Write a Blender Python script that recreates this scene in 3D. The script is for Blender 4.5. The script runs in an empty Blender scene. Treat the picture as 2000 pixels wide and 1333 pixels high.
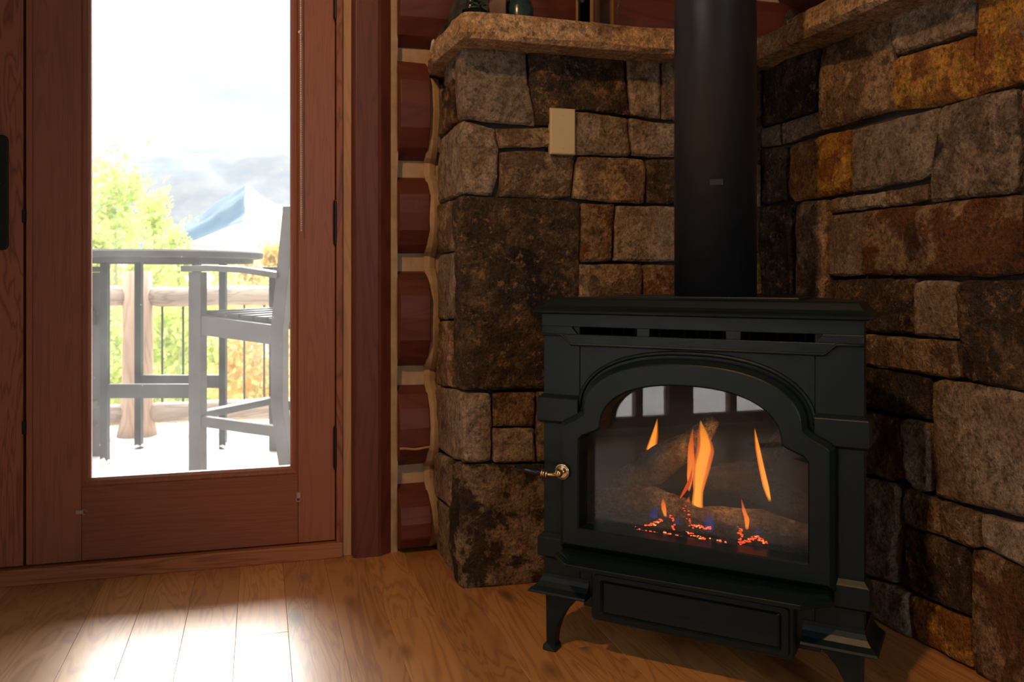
import bpy, bmesh, math, random
from mathutils import Vector, noise, Matrix
from mathutils.geometry import delaunay_2d_cdt

random.seed(7)
scn = bpy.context.scene
COL = scn.collection
PI = math.pi

# ---------------------------------------------------------------- camera
YAW = math.radians(16.2)
SY, CY = math.sin(YAW), math.cos(YAW)
CAM_H = 0.8
cd = bpy.data.cameras.new('camera'); cam = bpy.data.objects.new('camera', cd); COL.objects.link(cam)
cam.location = (0, 0, CAM_H); cam.rotation_euler = (PI/2, 0, -YAW)
cd.sensor_width = 36; cd.lens = 36*1700/2000; cd.shift_y = -0.06325; cd.clip_end = 5000; cd.clip_start = 0.02
cd.dof.use_dof = True; cd.dof.focus_distance = 1.8; cd.dof.aperture_fstop = 7
scn.camera = cam

# ---------------------------------------------------------------- world, sun, exposure
scn.view_settings.view_transform = 'Standard'
scn.view_settings.look = 'None'
scn.view_settings.gamma = 1
scn.view_settings.exposure = 0.0
scn.view_settings.use_curve_mapping = False
w = bpy.data.worlds.new('sky'); scn.world = w; w.use_nodes = True
nt = w.node_tree; nt.nodes.clear()
def N(nt, t, **k):
    n = nt.nodes.new(t)
    for a, b in k.items():
        if a in n.inputs: n.inputs[a].default_value = b
        else: setattr(n, a, b)
    return n
def mth(nt, op, a, b=None, c=None):
    n = nt.nodes.new('ShaderNodeMath'); n.operation = op
    for i, v in enumerate((a, b, c)):
        if v is None: continue
        if isinstance(v, (int, float)): n.inputs[i].default_value = v
        else: nt.links.new(v, n.inputs[i])
    return n.outputs[0]
tc = N(nt, 'ShaderNodeTexCoord'); sep = N(nt, 'ShaderNodeSeparateXYZ')
nt.links.new(tc.outputs['Generated'], sep.inputs[0])
el = mth(nt, 'MAXIMUM', sep.outputs[2], 0.0)
grad = mth(nt, 'MULTIPLY_ADD', mth(nt, 'POWER', el, 1.8), 8.0, 0.86)
mp = N(nt, 'ShaderNodeMapping'); mp.inputs['Scale'].default_value = (1.2, 1.2, 4.5)
nt.links.new(tc.outputs['Generated'], mp.inputs[0])
cn = N(nt, 'ShaderNodeTexNoise', Scale=2.3, Detail=5.0, Roughness=0.55)
nt.links.new(mp.outputs[0], cn.inputs['Vector'])
cloud = mth(nt, 'MULTIPLY_ADD', cn.outputs[0], 1.1, 0.42)
cr = N(nt, 'ShaderNodeValToRGB')
cr.color_ramp.elements[0].position = 0.35; cr.color_ramp.elements[0].color = (0.86, 0.93, 1.0, 1)
cr.color_ramp.elements[1].position = 0.6; cr.color_ramp.elements[1].color = (1, 0.99, 0.98, 1)
nt.links.new(cn.outputs[0], cr.inputs[0])
bg = N(nt, 'ShaderNodeBackground'); out = N(nt, 'ShaderNodeOutputWorld')
nt.links.new(cr.outputs[0], bg.inputs[0])
nt.links.new(mth(nt, 'MULTIPLY', grad, cloud), bg.inputs[1]); nt.links.new(bg.outputs[0], out.inputs[0])

def light(name, typ, loc, rot=None, energy=10, color=(1, 1, 1), **k):
    d = bpy.data.lights.new(name, typ); o = bpy.data.objects.new(name, d); COL.objects.link(o)
    o.location = loc; d.energy = energy; d.color = color
    if rot is not None: o.rotation_euler = rot
    for a, b in k.items(): setattr(d, a, b)
    return o
# sun behind thin bright cloud, ahead of the camera beyond the glazed door
sd = Vector((-0.03, -math.cos(math.radians(40)), -math.sin(math.radians(40))))
sun = light('sun', 'SUN', (0, 10, 12), energy=14.5, color=(1.0, 0.97, 0.93), angle=math.radians(40))
sun.rotation_euler = sd.to_track_quat('-Z', 'Y').to_euler()
# warm ceiling lamp of the room, upper left of the stove corner
lamp_warm = light('ceiling_lamp', 'SPOT', (-0.75, 0.15, 2.62), energy=122, color=(1.0, 0.56, 0.25),
                  shadow_soft_size=0.05, spot_size=math.radians(75), spot_blend=0.6)
lamp_warm.rotation_euler = (Vector((1.3, 1.9, 1.05)) - Vector(lamp_warm.location)).to_track_quat('-Z', 'Y').to_euler()
def portal(loc, rot, sx, sy):
    o = light('window_portal', 'AREA', loc, rot, 1, shape='RECTANGLE', size=sx, size_y=sy)
    o.data.cycles.is_portal = True
portal((-0.17, 2.70, 1.15), (-PI/2, 0, 0), 0.56, 1.9)
portal((-1.0, 2.70, 1.15), (-PI/2, 0, 0), 0.56, 1.9)
portal((-1.62, 0.28, 1.12), (0, -PI/2, 0), 2.1, 1.5)
fill_lamp = light('added_fill', 'AREA', (0.865, -2.58, 1.45), (PI/2, 0, 0), 18, (0.86, 0.94, 1.0), shape='RECTANGLE', size=0.93, size_y=1.3)  # added fill light behind the camera, brightens the room

# ---------------------------------------------------------------- helpers
def ray(px, py):
    u = (px-1000)/1700; v = (540-py)/1700
    return Vector((SY+CY*u, CY-SY*u, v))
def on_y(px, py, Y):
    d = ray(px, py); k = Y/d.y; return Vector((k*d.x, Y, CAM_H+k*d.z))
def on_x(px, py, X):
    d = ray(px, py); k = X/d.x; return Vector((X, k*d.y, CAM_H+k*d.z))
def on_z(px, py, Z):
    d = ray(px, py); k = (Z-CAM_H)/d.z; return Vector((k*d.x, k*d.y, Z))

def new_obj(name, bm, mat, parent=None, smooth=False, bevel=0, segs=2):
    me = bpy.data.meshes.new(name)
    bmesh.ops.recalc_face_normals(bm, faces=bm.faces)
    bm.to_mesh(me); bm.free()
    if mat: me.materials.append(mat)
    if smooth:
        for p in me.polygons: p.use_smooth = True
    o = bpy.data.objects.new(name, me); COL.objects.link(o)
    if parent: o.parent = parent
    if bevel:
        b = o.modifiers.new('bevel', 'BEVEL'); b.width = bevel; b.segments = segs; b.limit_method = 'ANGLE'
        b.angle_limit = math.radians(35); b.harden_normals = False
    return o
def empty(name, loc=(0, 0, 0), rz=0):
    o = bpy.data.objects.new(name, None); COL.objects.link(o); o.location = loc; o.rotation_euler = (0, 0, rz)
    o.empty_display_size = 0.1
    return o
def tag(o, label=None, cat=None, group=None, kind=None):
    if label: o['label'] = label
    if cat: o['category'] = cat
    if group: o['group'] = group
    if kind: o['kind'] = kind
    return o
def box(bm, x0, x1, y0, y1, z0, z1):
    v = [bm.verts.new(p) for p in ((x0,y0,z0),(x1,y0,z0),(x1,y1,z0),(x0,y1,z0),(x0,y0,z1),(x1,y0,z1),(x1,y1,z1),(x0,y1,z1))]
    for f in ((0,3,2,1),(4,5,6,7),(0,1,5,4),(1,2,6,5),(2,3,7,6),(3,0,4,7)): bm.faces.new([v[i] for i in f])
    return v
def loft(bm, loops, cap=True, closed=True):
    rows = [[bm.verts.new(p) for p in l] for l in loops]
    for a, b in zip(rows, rows[1:]):
        n = len(a)
        for i in range(n if closed else n-1):
            j = (i+1) % n
            bm.faces.new((a[i], a[j], b[j], b[i]))
    if cap and closed:
        bm.faces.new(rows[0][::-1]); bm.faces.new(rows[-1])
    return rows
def prism(bm, pts, f0, f1):
    """pts 2-D outline, f0/f1 map (a,b) to 3-D"""
    return loft(bm, [[f0(*p) for p in pts], [f1(*p) for p in pts]])
def cyl(bm, p0, p1, r0, r1=None, seg=16, cap=True):
    r1 = r0 if r1 is None else r1
    p0 = Vector(p0); p1 = Vector(p1); d = (p1-p0).normalized()
    a = d.orthogonal().normalized(); b = d.cross(a)
    L = []
    for p, r in ((p0, r0), (p1, r1)):
        L.append([p + (a*math.cos(2*PI*i/seg) + b*math.sin(2*PI*i/seg))*r for i in range(seg)])
    loft(bm, L, cap)
def tube(bm, pts, rad, seg=10):
    pts = [Vector(p) for p in pts]; n = len(pts)
    if not hasattr(rad, '__len__'): rad = [rad]*n
    L = []; a = None
    for i, p in enumerate(pts):
        d = (pts[min(i+1, n-1)] - pts[max(i-1, 0)]).normalized()
        if a is None: a = d.orthogonal().normalized()
        a = (a - d*a.dot(d)).normalized(); b = d.cross(a)
        L.append([p + (a*math.cos(2*PI*k/seg) + b*math.sin(2*PI*k/seg))*rad[i] for k in range(seg)])
    loft(bm, L)
def bar(bm, p0, p1, w, t, up=(0, 0, 1)):
    """rectangular bar: w across (perpendicular to up and run), t along up"""
    p0 = Vector(p0); p1 = Vector(p1); d = (p1-p0).normalized(); up = Vector(up)
    s = d.cross(up).normalized(); u = s.cross(d).normalized()
    L = [[p + s*a*w/2 + u*b*t/2 for a, b in ((-1,-1),(1,-1),(1,1),(-1,1))] for p in (p0, p1)]
    loft(bm, L)
def sphere(bm, c, r, u=12, v=8, sc=(1, 1, 1)):
    m = Matrix.Translation(c) @ Matrix.Diagonal((*sc, 1))
    bmesh.ops.create_uvsphere(bm, u_segments=u, v_segments=v, radius=r, matrix=m)

# ---------------------------------------------------------------- materials
MATS = {}
def mat(name):
    m = bpy.data.materials.new(name); m.use_nodes = True; MATS[name] = m
    nt = m.node_tree; p = nt.nodes['Principled BSDF']
    return m, nt, p
def coords(nt, scale=(1, 1, 1), rnd=30.0, space='Object'):
    tc = N(nt, 'ShaderNodeTexCoord'); oi = N(nt, 'ShaderNodeObjectInfo')
    mpn = N(nt, 'ShaderNodeMapping'); mpn.inputs['Scale'].default_value = scale
    add = N(nt, 'ShaderNodeVectorMath'); add.operation = 'ADD'
    r = mth(nt, 'MULTIPLY', oi.outputs['Random'], rnd)
    nt.links.new(tc.outputs[space], mpn.inputs[0]); nt.links.new(mpn.outputs[0], add.inputs[0]); nt.links.new(r, add.inputs[1])
    return add.outputs[0], oi.outputs['Random']
def ramp(nt, fac, stops):
    r = N(nt, 'ShaderNodeValToRGB'); e = r.color_ramp.elements
    while len(e) < len(stops): e.new(0.5)
    for i, (p, c) in enumerate(stops):
        e[i].position = p; e[i].color = (*c, 1)
    nt.links.new(fac, r.inputs[0]); return r.outputs[0]
def mix(nt, fac, a, b, blend='MIX'):
    n = N(nt, 'ShaderNodeMix'); n.data_type = 'RGBA'; n.blend_type = blend
    for s, v in ((0, fac), (6, a), (7, b)):
        if isinstance(v, (int, float)): n.inputs[s].default_value = v
        elif isinstance(v, tuple): n.inputs[s].default_value = (*v, 1)
        else: nt.links.new(v, n.inputs[s])
    return n.outputs[2]
def noi(nt, vec, scale, detail=4, rough=0.55, dist=0.0):
    n = N(nt, 'ShaderNodeTexNoise', Scale=scale, Detail=detail, Roughness=rough, Distortion=dist)
    nt.links.new(vec, n.inputs['Vector']); return n.outputs[0]
def bump(nt, p, h, strength, dist):
    b = N(nt, 'ShaderNodeBump', Strength=strength, Distance=dist)
    nt.links.new(h, b.inputs['Height']); nt.links.new(b.outputs[0], p.inputs['Normal'])
def plain(name, col, rough=0.5, metal=0.0, var=0.15, scale=20, bmp=0.0, **k):
    m, nt, p = mat(name); v, r = coords(nt)
    c = ramp(nt, noi(nt, v, scale), [(0.3, tuple(x*(1-var) for x in col)), (0.7, tuple(min(1, x*(1+var)) for x in col))])
    nt.links.new(c, p.inputs['Base Color']); p.inputs['Roughness'].default_value = rough; p.inputs['Metallic'].default_value = metal
    for a, b in k.items(): p.inputs[a].default_value = b
    if bmp: bump(nt, p, noi(nt, v, scale*6, 3), 0.5, bmp)
    return m

def stone_mat(name, base, patch, dark, amt=0.5, patch_scale=9, dark_amt=0.3, rough_bump=0.006, fleck=(0.5, 0.36, 0.22), fleck_amt=0.0):
    m, nt, p = mat(name); v, r = coords(nt, rnd=40)
    n1 = noi(nt, v, patch_scale, 8, 0.68, 0.25); n2 = noi(nt, v, 26, 6, 0.65); n3 = noi(nt, v, 5.5, 7, 0.66, 0.3); n4 = noi(nt, v, 130, 4, 0.7)
    b = mix(nt, ramp(nt, n2, [(0.32, (0, 0, 0)), (0.68, (1, 1, 1))]), tuple(x*0.62 for x in base), tuple(min(1, x*1.35) for x in base))
    c = mix(nt, ramp(nt, n1, [(0.62-amt*0.25-0.025, (0, 0, 0)), (0.62-amt*0.25+0.025, (1, 1, 1))]), b, patch)
    c = mix(nt, ramp(nt, n3, [(0.36+dark_amt*0.2-0.05, (1, 1, 1)), (0.36+dark_amt*0.2+0.03, (0, 0, 0))]), c, dark)
    if fleck_amt:
        n5 = noi(nt, v, 30, 8, 0.8, 0.1)
        c = mix(nt, ramp(nt, n5, [(0.66-fleck_amt*0.15, (0, 0, 0)), (0.74-fleck_amt*0.15, (1, 1, 1))]), c, fleck)
    n6 = noi(nt, v, 52, 7, 0.78, 0.15)
    c = mix(nt, 0.8, c, ramp(nt, n6, [(0.38, (0.42, 0.40, 0.38)), (0.5, (1, 1, 1)), (0.66, (1.0, 1.0, 1.0))]), 'MULTIPLY')
    c = mix(nt, 0.6, c, ramp(nt, n4, [(0.36, (0.18, 0.18, 0.18)), (0.62, (1, 1, 1))]), 'MULTIPLY')
    hs = N(nt, 'ShaderNodeHueSaturation'); nt.links.new(c, hs.inputs['Color'])
    nt.links.new(mth(nt, 'MULTIPLY_ADD', r, 0.5, 1.02), hs.inputs['Value'])
    nt.links.new(hs.outputs[0], p.inputs['Base Color'])
    p.inputs['Roughness'].default_value = 0.85; p.inputs['Specular IOR Level'].default_value = 0.25
    h = mth(nt, 'ADD', mth(nt, 'MULTIPLY', n2, 1.0), mth(nt, 'MULTIPLY', n4, 0.5))
    bump(nt, p, h, 1.0, rough_bump*3.6)
    return m
SM = {
 'g': stone_mat('stone_grey_tan', (0.30, 0.225, 0.155), (0.24, 0.165, 0.105), (0.13, 0.10, 0.075), 0.3, 7, 0.05, 0.004),
 't': stone_mat('stone_tan', (0.38, 0.25, 0.14), (0.20, 0.125, 0.07), (0.10, 0.07, 0.045), 0.5, 14, 0.2, 0.006, (0.5, 0.33, 0.19), 0.3),
 'd': stone_mat('stone_dark_brown', (0.17, 0.105, 0.055), (0.085, 0.058, 0.036), (0.035, 0.027, 0.022), 0.55, 12, 0.35, 0.012, (0.42, 0.25, 0.12), 0.75),
 'k': stone_mat('stone_black_patched', (0.32, 0.215, 0.13), (0.07, 0.047, 0.03), (0.035, 0.027, 0.022), 0.6, 7, 0.35, 0.010, (0.34, 0.21, 0.11), 0.4),
 'r': stone_mat('stone_rust', (0.52, 0.27, 0.055), (0.30, 0.12, 0.03), (0.30, 0.21, 0.13), 0.5, 12, 0.15, 0.007, (0.5, 0.32, 0.15), 0.1),
 'm': stone_mat('stone_mixed_rust', (0.36, 0.22, 0.11), (0.20, 0.085, 0.028), (0.085, 0.04, 0.022), 0.55, 8, 0.4, 0.007, (0.42, 0.24, 0.08), 0.2),
 'x': stone_mat('stone_grey_dark_marks', (0.33, 0.24, 0.165), (0.20, 0.15, 0.11), (0.055, 0.047, 0.04), 0.35, 9, 0.5, 0.006),
}
M_mantel = stone_mat('mantel_sandstone', (0.56, 0.365, 0.20), (0.46, 0.27, 0.13), (0.20, 0.12, 0.07), 0.35, 8, 0.12, 0.006)
M_mortar = plain('mortar_dark', (0.045, 0.038, 0.032), 0.95, bmp=0.004, scale=30)
M_mortar_l = plain('mortar_grey', (0.20, 0.18, 0.155), 0.95, bmp=0.004, scale=30)
M_chink = plain('log_chinking', (0.43, 0.30, 0.18), 0.9, bmp=0.003, scale=25)

def wood(name, c0, c1, c2, axis='Z', stretch=14, scale=3.0, rough=0.45, rvar=0.35, coat=0.0, knots=False, bmpd=0.0008, spec=0.4):
    m, nt, p = mat(name)
    sc = {'X': (1.0, stretch, stretch), 'Y': (stretch, 1.0, stretch), 'Z': (stretch, stretch, 1.0)}[axis]
    v, r = coords(nt, sc, 20)
    big = noi(nt, v, scale*0.35, 3, 0.5, 1.2)
    rings = mth(nt, 'FRACT', mth(nt, 'MULTIPLY', big, 11.0))
    rings = mth(nt, 'ABSOLUTE', mth(nt, 'SUBTRACT', rings, 0.5))
    fine = noi(nt, v, scale*6, 5, 0.7)
    c = ramp(nt, rings, [(0.0, c0), (0.28, c1), (0.5, c1)])
    c = mix(nt, mth(nt, 'MULTIPLY', fine, 0.55), c, c2)
    if knots:
        v2, _ = coords(nt, {'X': (1.2, 3, 3), 'Y': (3, 1.2, 3), 'Z': (3, 3, 1.2)}[axis], 50)
        vo = N(nt, 'ShaderNodeTexVoronoi', Scale=1.7); nt.links.new(v2, vo.inputs['Vector'])
        k = ramp(nt, vo.outputs['Distance'], [(0.05, (1, 1, 1)), (0.13, (0, 0, 0))])
        c = mix(nt, mth(nt, 'MULTIPLY', k, 0.85), c, tuple(x*0.35 for x in c2))
    hs = N(nt, 'ShaderNodeHueSaturation'); nt.links.new(c, hs.inputs['Color'])
    nt.links.new(mth(nt, 'MULTIPLY_ADD', r, rvar, 1-rvar/2), hs.inputs['Value'])
    nt.links.new(hs.outputs[0], p.inputs['Base Color'])
    p.inputs['Roughness'].default_value = rough; p.inputs['Coat Weight'].default_value = coat
    p.inputs['Coat Roughness'].default_value = 0.3; p.inputs['Specular IOR Level'].default_value = spec
    bump(nt, p, fine, 0.4, bmpd)
    return m
M_floor = wood('oak_floorboard', (0.34, 0.14, 0.042), (0.56, 0.27, 0.085), (0.40, 0.18, 0.055), 'Y', 9, 3.0, 0.42, 0.5, 0.5, True, 0.0006, 0.6)
M_door = wood('stained_door_wood', (0.23, 0.082, 0.045), (0.31, 0.112, 0.062), (0.26, 0.09, 0.05), 'Z', 22, 2.2, 0.42, 0.2)
M_doorh = wood('stained_door_rail', (0.22, 0.072, 0.039), (0.29, 0.098, 0.052), (0.25, 0.08, 0.042), 'X', 22, 2.2, 0.42, 0.2)
M_fir = wood('fir_door_wood', (0.14, 0.045, 0.025), (0.34, 0.115, 0.058), (0.27, 0.085, 0.042), 'Z', 9, 4.0, 0.45, 0.2)
M_sill = wood('sill_wood', (0.22, 0.075, 0.03), (0.40, 0.16, 0.065), (0.30, 0.11, 0.045), 'X', 12, 2.5, 0.5, 0.2)
M_post = wood('dark_red_timber', (0.085, 0.022, 0.013), (0.135, 0.036, 0.02), (0.10, 0.026, 0.015), 'Z', 8, 2.2, 0.5, 0.15, 0, True)
M_log = wood('dark_red_log', (0.085, 0.020, 0.014), (0.13, 0.03, 0.019), (0.10, 0.023, 0.015), 'X', 5, 2.2, 0.55, 0.3, 0, False)
M_pine = wood('pale_pine_trim', (0.42, 0.23, 0.13), (0.52, 0.30, 0.17), (0.46, 0.26, 0.14), 'Z', 14, 2.0, 0.6, 0.1)
M_seam = plain('orange_wood_crack', (0.45, 0.20, 0.085), 0.7)
M_iron = plain('stove_cast_iron', (0.0035, 0.0100, 0.0098), 0.38, 0.0, 0.12, 60, 0.0004)
M_iron.node_tree.nodes['Principled BSDF'].inputs['Specular IOR Level'].default_value = 0.27
M_black = plain('black_steel', (0.012, 0.013, 0.014), 0.5, 0.2)
M_pipe = plain('pipe_black_paint', (0.016, 0.018, 0.021), 0.38, 0.0, 0.1, 12)
M_hinge = plain('hinge_black', (0.015, 0.016, 0.018), 0.45, 0.5)
M_gold = plain('polished_nickel_brass', (0.72, 0.56, 0.34), 0.16, 1.0, 0.05)
M_brass = plain('aged_brass', (0.75, 0.50, 0.20), 0.42, 0.85, 0.05)
M_clipm = plain('satin_metal', (0.45, 0.36, 0.27), 0.5, 0.6, 0.05)
M_grip = plain('glossy_black_grip', (0.006, 0.007, 0.012), 0.12)
M_plate = plain('almond_plastic', (0.56, 0.43, 0.22), 0.4, 0, 0.03)
M_chain = plain('white_bead_chain', (0.75, 0.75, 0.72), 0.35, 0.2)
M_clear = plain('clear_plastic', (0.6, 0.6, 0.6), 0.1, 0, 0.05, **{'Transmission Weight': 0.7})
M_plaster = plain('plaster_cream', (0.42, 0.34, 0.25), 0.9)
M_white = plain('white_ceramic', (0.8, 0.8, 0.78), 0.3)
M_log_tan = stone_mat('ceramic_log_bark', (0.33, 0.24, 0.15), (0.17, 0.11, 0.06), (0.05, 0.035, 0.025), 0.5, 14, 0.3, 0.008)
M_log_char = stone_mat('ceramic_log_charred', (0.035, 0.028, 0.022), (0.02, 0.016, 0.013), (0.012, 0.01, 0.01), 0.5, 14, 0.3, 0.010, (0.14, 0.09, 0.05), 0.1)
M_burner = plain('burner_black', (0.010, 0.011, 0.012), 0.9, **{'Specular IOR Level': 0.1})
M_poly = plain('brown_grey_outdoor_lumber', (0.048, 0.036, 0.031), 0.5)
M_table = plain('grey_brown_table', (0.032, 0.026, 0.024), 0.5)
M_tleg = plain('dark_brown_aluminium', (0.015, 0.012, 0.010), 0.5)
M_deck = plain('pale_deck', (0.62, 0.60, 0.58), 0.8, scale=4)
M_rail = wood('weathered_log', (0.26, 0.18, 0.13), (0.46, 0.34, 0.26), (0.36, 0.27, 0.2), 'X', 6, 2, 0.8, 0.1)
M_railp = wood('weathered_log_post', (0.36, 0.22, 0.14), (0.52, 0.34, 0.23), (0.44, 0.28, 0.19), 'Z', 6, 2, 0.8, 0.1)
M_iron_b = plain('baluster_dark_iron', (0.05, 0.04, 0.03), 0.6)
M_bark = plain('aspen_bark', (0.45, 0.42, 0.34), 0.8)

def glass_mat(name, dirt_and_glare=0.0, tint=(1, 1, 1), reflection_veil=0.0):
    m = bpy.data.materials.new(name); m.use_nodes = True; nt = m.node_tree; nt.nodes.clear()
    o = N(nt, 'ShaderNodeOutputMaterial'); tr = N(nt, 'ShaderNodeBsdfTransparent'); gl = N(nt, 'ShaderNodeBsdfGlossy', Roughness=0.0)
    tr.inputs[0].default_value = (*tint, 1)
    fr = N(nt, 'ShaderNodeFresnel', IOR=1.5); mx = N(nt, 'ShaderNodeMixShader')
    nt.links.new(fr.outputs[0], mx.inputs[0]); nt.links.new(tr.outputs[0], mx.inputs[1]); nt.links.new(gl.outputs[0], mx.inputs[2])
    last = mx.outputs[0]
    if dirt_and_glare:  # dirt specks, plus a cloudy film put in for veiling glare
        tc = N(nt, 'ShaderNodeTexCoord'); v = tc.outputs['Object']
        sp = noi(nt, v, 160, 2, 0.5); cl = noi(nt, v, 6, 4, 0.6)
        f = mth(nt, 'MULTIPLY_ADD', ramp(nt, sp, [(0.70, (0, 0, 0)), (0.74, (1, 1, 1))]), 0.12, mth(nt, 'MULTIPLY', cl, dirt_and_glare*2))
        tl = N(nt, 'ShaderNodeBsdfTranslucent'); tl.inputs[0].default_value = (0.9, 0.93, 0.95, 1); m2 = N(nt, 'ShaderNodeMixShader')
        nt.links.new(f, m2.inputs[0]); nt.links.new(last, m2.inputs[1]); nt.links.new(tl.outputs[0], m2.inputs[2]); last = m2.outputs[0]
    if reflection_veil:  # pale film painted on the pane for the reflected grey veil
        tc = N(nt, 'ShaderNodeTexCoord'); df = N(nt, 'ShaderNodeBsdfDiffuse'); df.inputs[0].default_value = (0.8, 0.9, 0.9, 1); m3 = N(nt, 'ShaderNodeMixShader')
        nt.links.new(mth(nt, 'MULTIPLY', noi(nt, tc.outputs['Object'], 7, 3, 0.5), reflection_veil*2), m3.inputs[0])
        nt.links.new(last, m3.inputs[1]); nt.links.new(df.outputs[0], m3.inputs[2]); last = m3.outputs[0]
    nt.links.new(last, o.inputs[0]); return m
M_glass = glass_mat('door_glass', 0.018, (0.98, 1.0, 1.0))
M_glass2 = glass_mat('window_glass')
M_sglass = glass_mat('stove_glass', 0.0, (0.94, 0.94, 0.94), 0.018)

def emis(name, col, strength, alpha=1.0, col2=None, zr=None):
    m = bpy.data.materials.new(name); m.use_nodes = True; nt = m.node_tree; nt.nodes.clear()
    o = N(nt, 'ShaderNodeOutputMaterial'); e = N(nt, 'ShaderNodeEmission', Strength=strength); e.inputs[0].default_value = (*col, 1)
    if alpha < 1 or col2:
        tr = N(nt, 'ShaderNodeBsdfTransparent'); mx = N(nt, 'ShaderNodeMixShader')
        a = alpha
        tc = N(nt, 'ShaderNodeTexCoord'); sp = N(nt, 'ShaderNodeSeparateXYZ'); nt.links.new(tc.outputs['Generated'], sp.inputs[0])
        z = sp.outputs[2]
        if col2: nt.links.new(ramp(nt, z, [(0.1, col2), (0.75, col)]), e.inputs[0])
        fa = ramp(nt, z, [(0.0, (0.25,)*3), (0.12, (1, 1, 1)), (0.55, (0.9,)*3), (1.0, (0.1,)*3)])
        lw = N(nt, 'ShaderNodeLayerWeight', Blend=0.5)
        edge = mth(nt, 'POWER', mth(nt, 'SUBTRACT', 1.0, lw.outputs['Facing']), 1.3)
        nt.links.new(mth(nt, 'MULTIPLY', mth(nt, 'MULTIPLY', fa, a), edge), mx.inputs[0])
        nt.links.new(tr.outputs[0], mx.inputs[1]); nt.links.new(e.outputs[0], mx.inputs[2]); nt.links.new(mx.outputs[0], o.inputs[0])
    else: nt.links.new(e.outputs[0], o.inputs[0])
    return m
M_flame_o = emis('flame_orange', (1.0, 0.15, 0.015), 1.2, 0.75, (1.0, 0.28, 0.03))
M_flame_y = emis('flame_yellow', (1.0, 0.38, 0.025), 1.7, 0.97, (1.0, 0.52, 0.08))
M_flame_b = emis('flame_blue', (0.05, 0.12, 0.6), 0.35, 0.35, (0.05, 0.15, 0.7))
M_ember = emis('glowing_ember', (1.0, 0.07, 0.015), 1.8)
M_ember_h = emis('hot_ember', (1.0, 0.28, 0.08), 1.8)

# ================================================================ SETTING
# ---- floor: base slab and single boards
base = empty('floor'); tag(base, 'orange-brown oak plank floor in front of the door and stove', kind='structure')
bm = bmesh.new(); box(bm, -1.64, 1.4, -2.6, 2.64, -0.06, -0.0125); new_obj('subfloor', bm, M_mortar, base)
PW = 0.113
def add_planks():
    x = -1.632; row = 0
    cache = {}
    while x < 1.36:
        rnd = random.Random(100+row)
        y = 2.60
        w_ = PW
        L = rnd.uniform(0.35, 1.3)
        while y > 0.3:
            y0 = max(y-L, -0.2)
            bmn = bmesh.new(); box(bmn, 0.0002, w_-0.0002, 0.0002, (y-y0)-0.0002, -0.012, 0.0)
            o = new_obj('plank', bmn, M_floor, base, bevel=0.0006, segs=1); o.location = (x, y0, 0)
            y = y0; L = rnd.uniform(0.9, 1.5)
        x += w_; row += 1
add_planks()
bm = bmesh.new(); box(bm, -1.632, 1.4, -2.6, -0.2, -0.012, 0)
new_obj('plank_field', bm, M_floor, base)['kind'] = 'stuff'

# ---- ceiling and unseen walls
bm = bmesh.new(); box(bm, -1.78, 3.1, -2.7, 2.75, 2.7, 2.8); tag(new_obj('ceiling', bm, M_plaster), 'plain cream ceiling above the room', kind='structure')
bm = bmesh.new(); box(bm, -1.78, 0.35, -2.7, -2.6, -0.06, 2.7); box(bm, 1.35, 1.9, -2.7, -2.6, -0.06, 2.7); box(bm, 0.35, 1.35, -2.7, -2.6, -0.06, 0.75); box(bm, 0.35, 1.35, -2.7, -2.6, 2.15, 2.7)
tag(new_obj('wall_front', bm, M_plaster), 'plain cream wall behind the viewpoint with an added window opening', kind='structure')
w2 = empty('added_window'); tag(w2, 'wide window added behind the viewpoint to go with the fill light', kind='structure')  # window and its opening added around the fill lamp
bm = bmesh.new(); box(bm, 0.35, 0.40, -2.68, -2.62, 0.75, 2.15); box(bm, 1.3, 1.35, -2.68, -2.62, 0.75, 2.15); box(bm, 0.40, 1.3, -2.68, -2.62, 0.75, 0.8); box(bm, 0.40, 1.3, -2.68, -2.62, 2.1, 2.15)
f = new_obj('added_window_frame', bm, M_door, w2); bm = bmesh.new(); box(bm, 0.40, 1.3, -2.655, -2.645, 0.8, 2.1); new_obj('pane', bm, M_glass2, f)
bm = bmesh.new(); box(bm, -1.78, -1.64, -2.6, 2.66, 2.25, 2.7)
box(bm, -1.78, -1.64, -2.6, -0.48, -0.06, 2.25); box(bm, -1.78, -1.64, 1.06, 2.66, -0.06, 2.25); box(bm, -1.78, -1.64, -0.48, 1.06, -0.06, 0.03)
wl = tag(new_obj('wall_left', bm, M_plaster), 'cream wall with tall glazed patio panels left of the room', kind='structure')
win = empty('window_1'); tag(win, 'tall glazed patio panels in the left wall', kind='structure')
for y0, y1, ms in ((-0.48, 0.29, (-0.02,)), (0.29, 1.06, (0.52,))):
    bm = bmesh.new()
    for a, b in ((y0, y0+0.07), (y1-0.07, y1)): box(bm, -1.75, -1.69, a, b, 0.03, 2.25)
    for m_ in ms: box(bm, -1.75, -1.70, m_-0.02, m_+0.02, 0.08, 2.15)
    box(bm, -1.75, -1.69, y0+0.07, y1-0.07, 0.03, 0.08); box(bm, -1.75, -1.69, y0+0.07, y1-0.07, 2.15, 2.25)
    f = new_obj('panel_frame', bm, M_door, win)
    bm = bmesh.new(); box(bm, -1.725, -1.715, y0+0.07, y1-0.07, 0.08, 2.15); new_obj('pane', bm, M_glass2, f)

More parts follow.
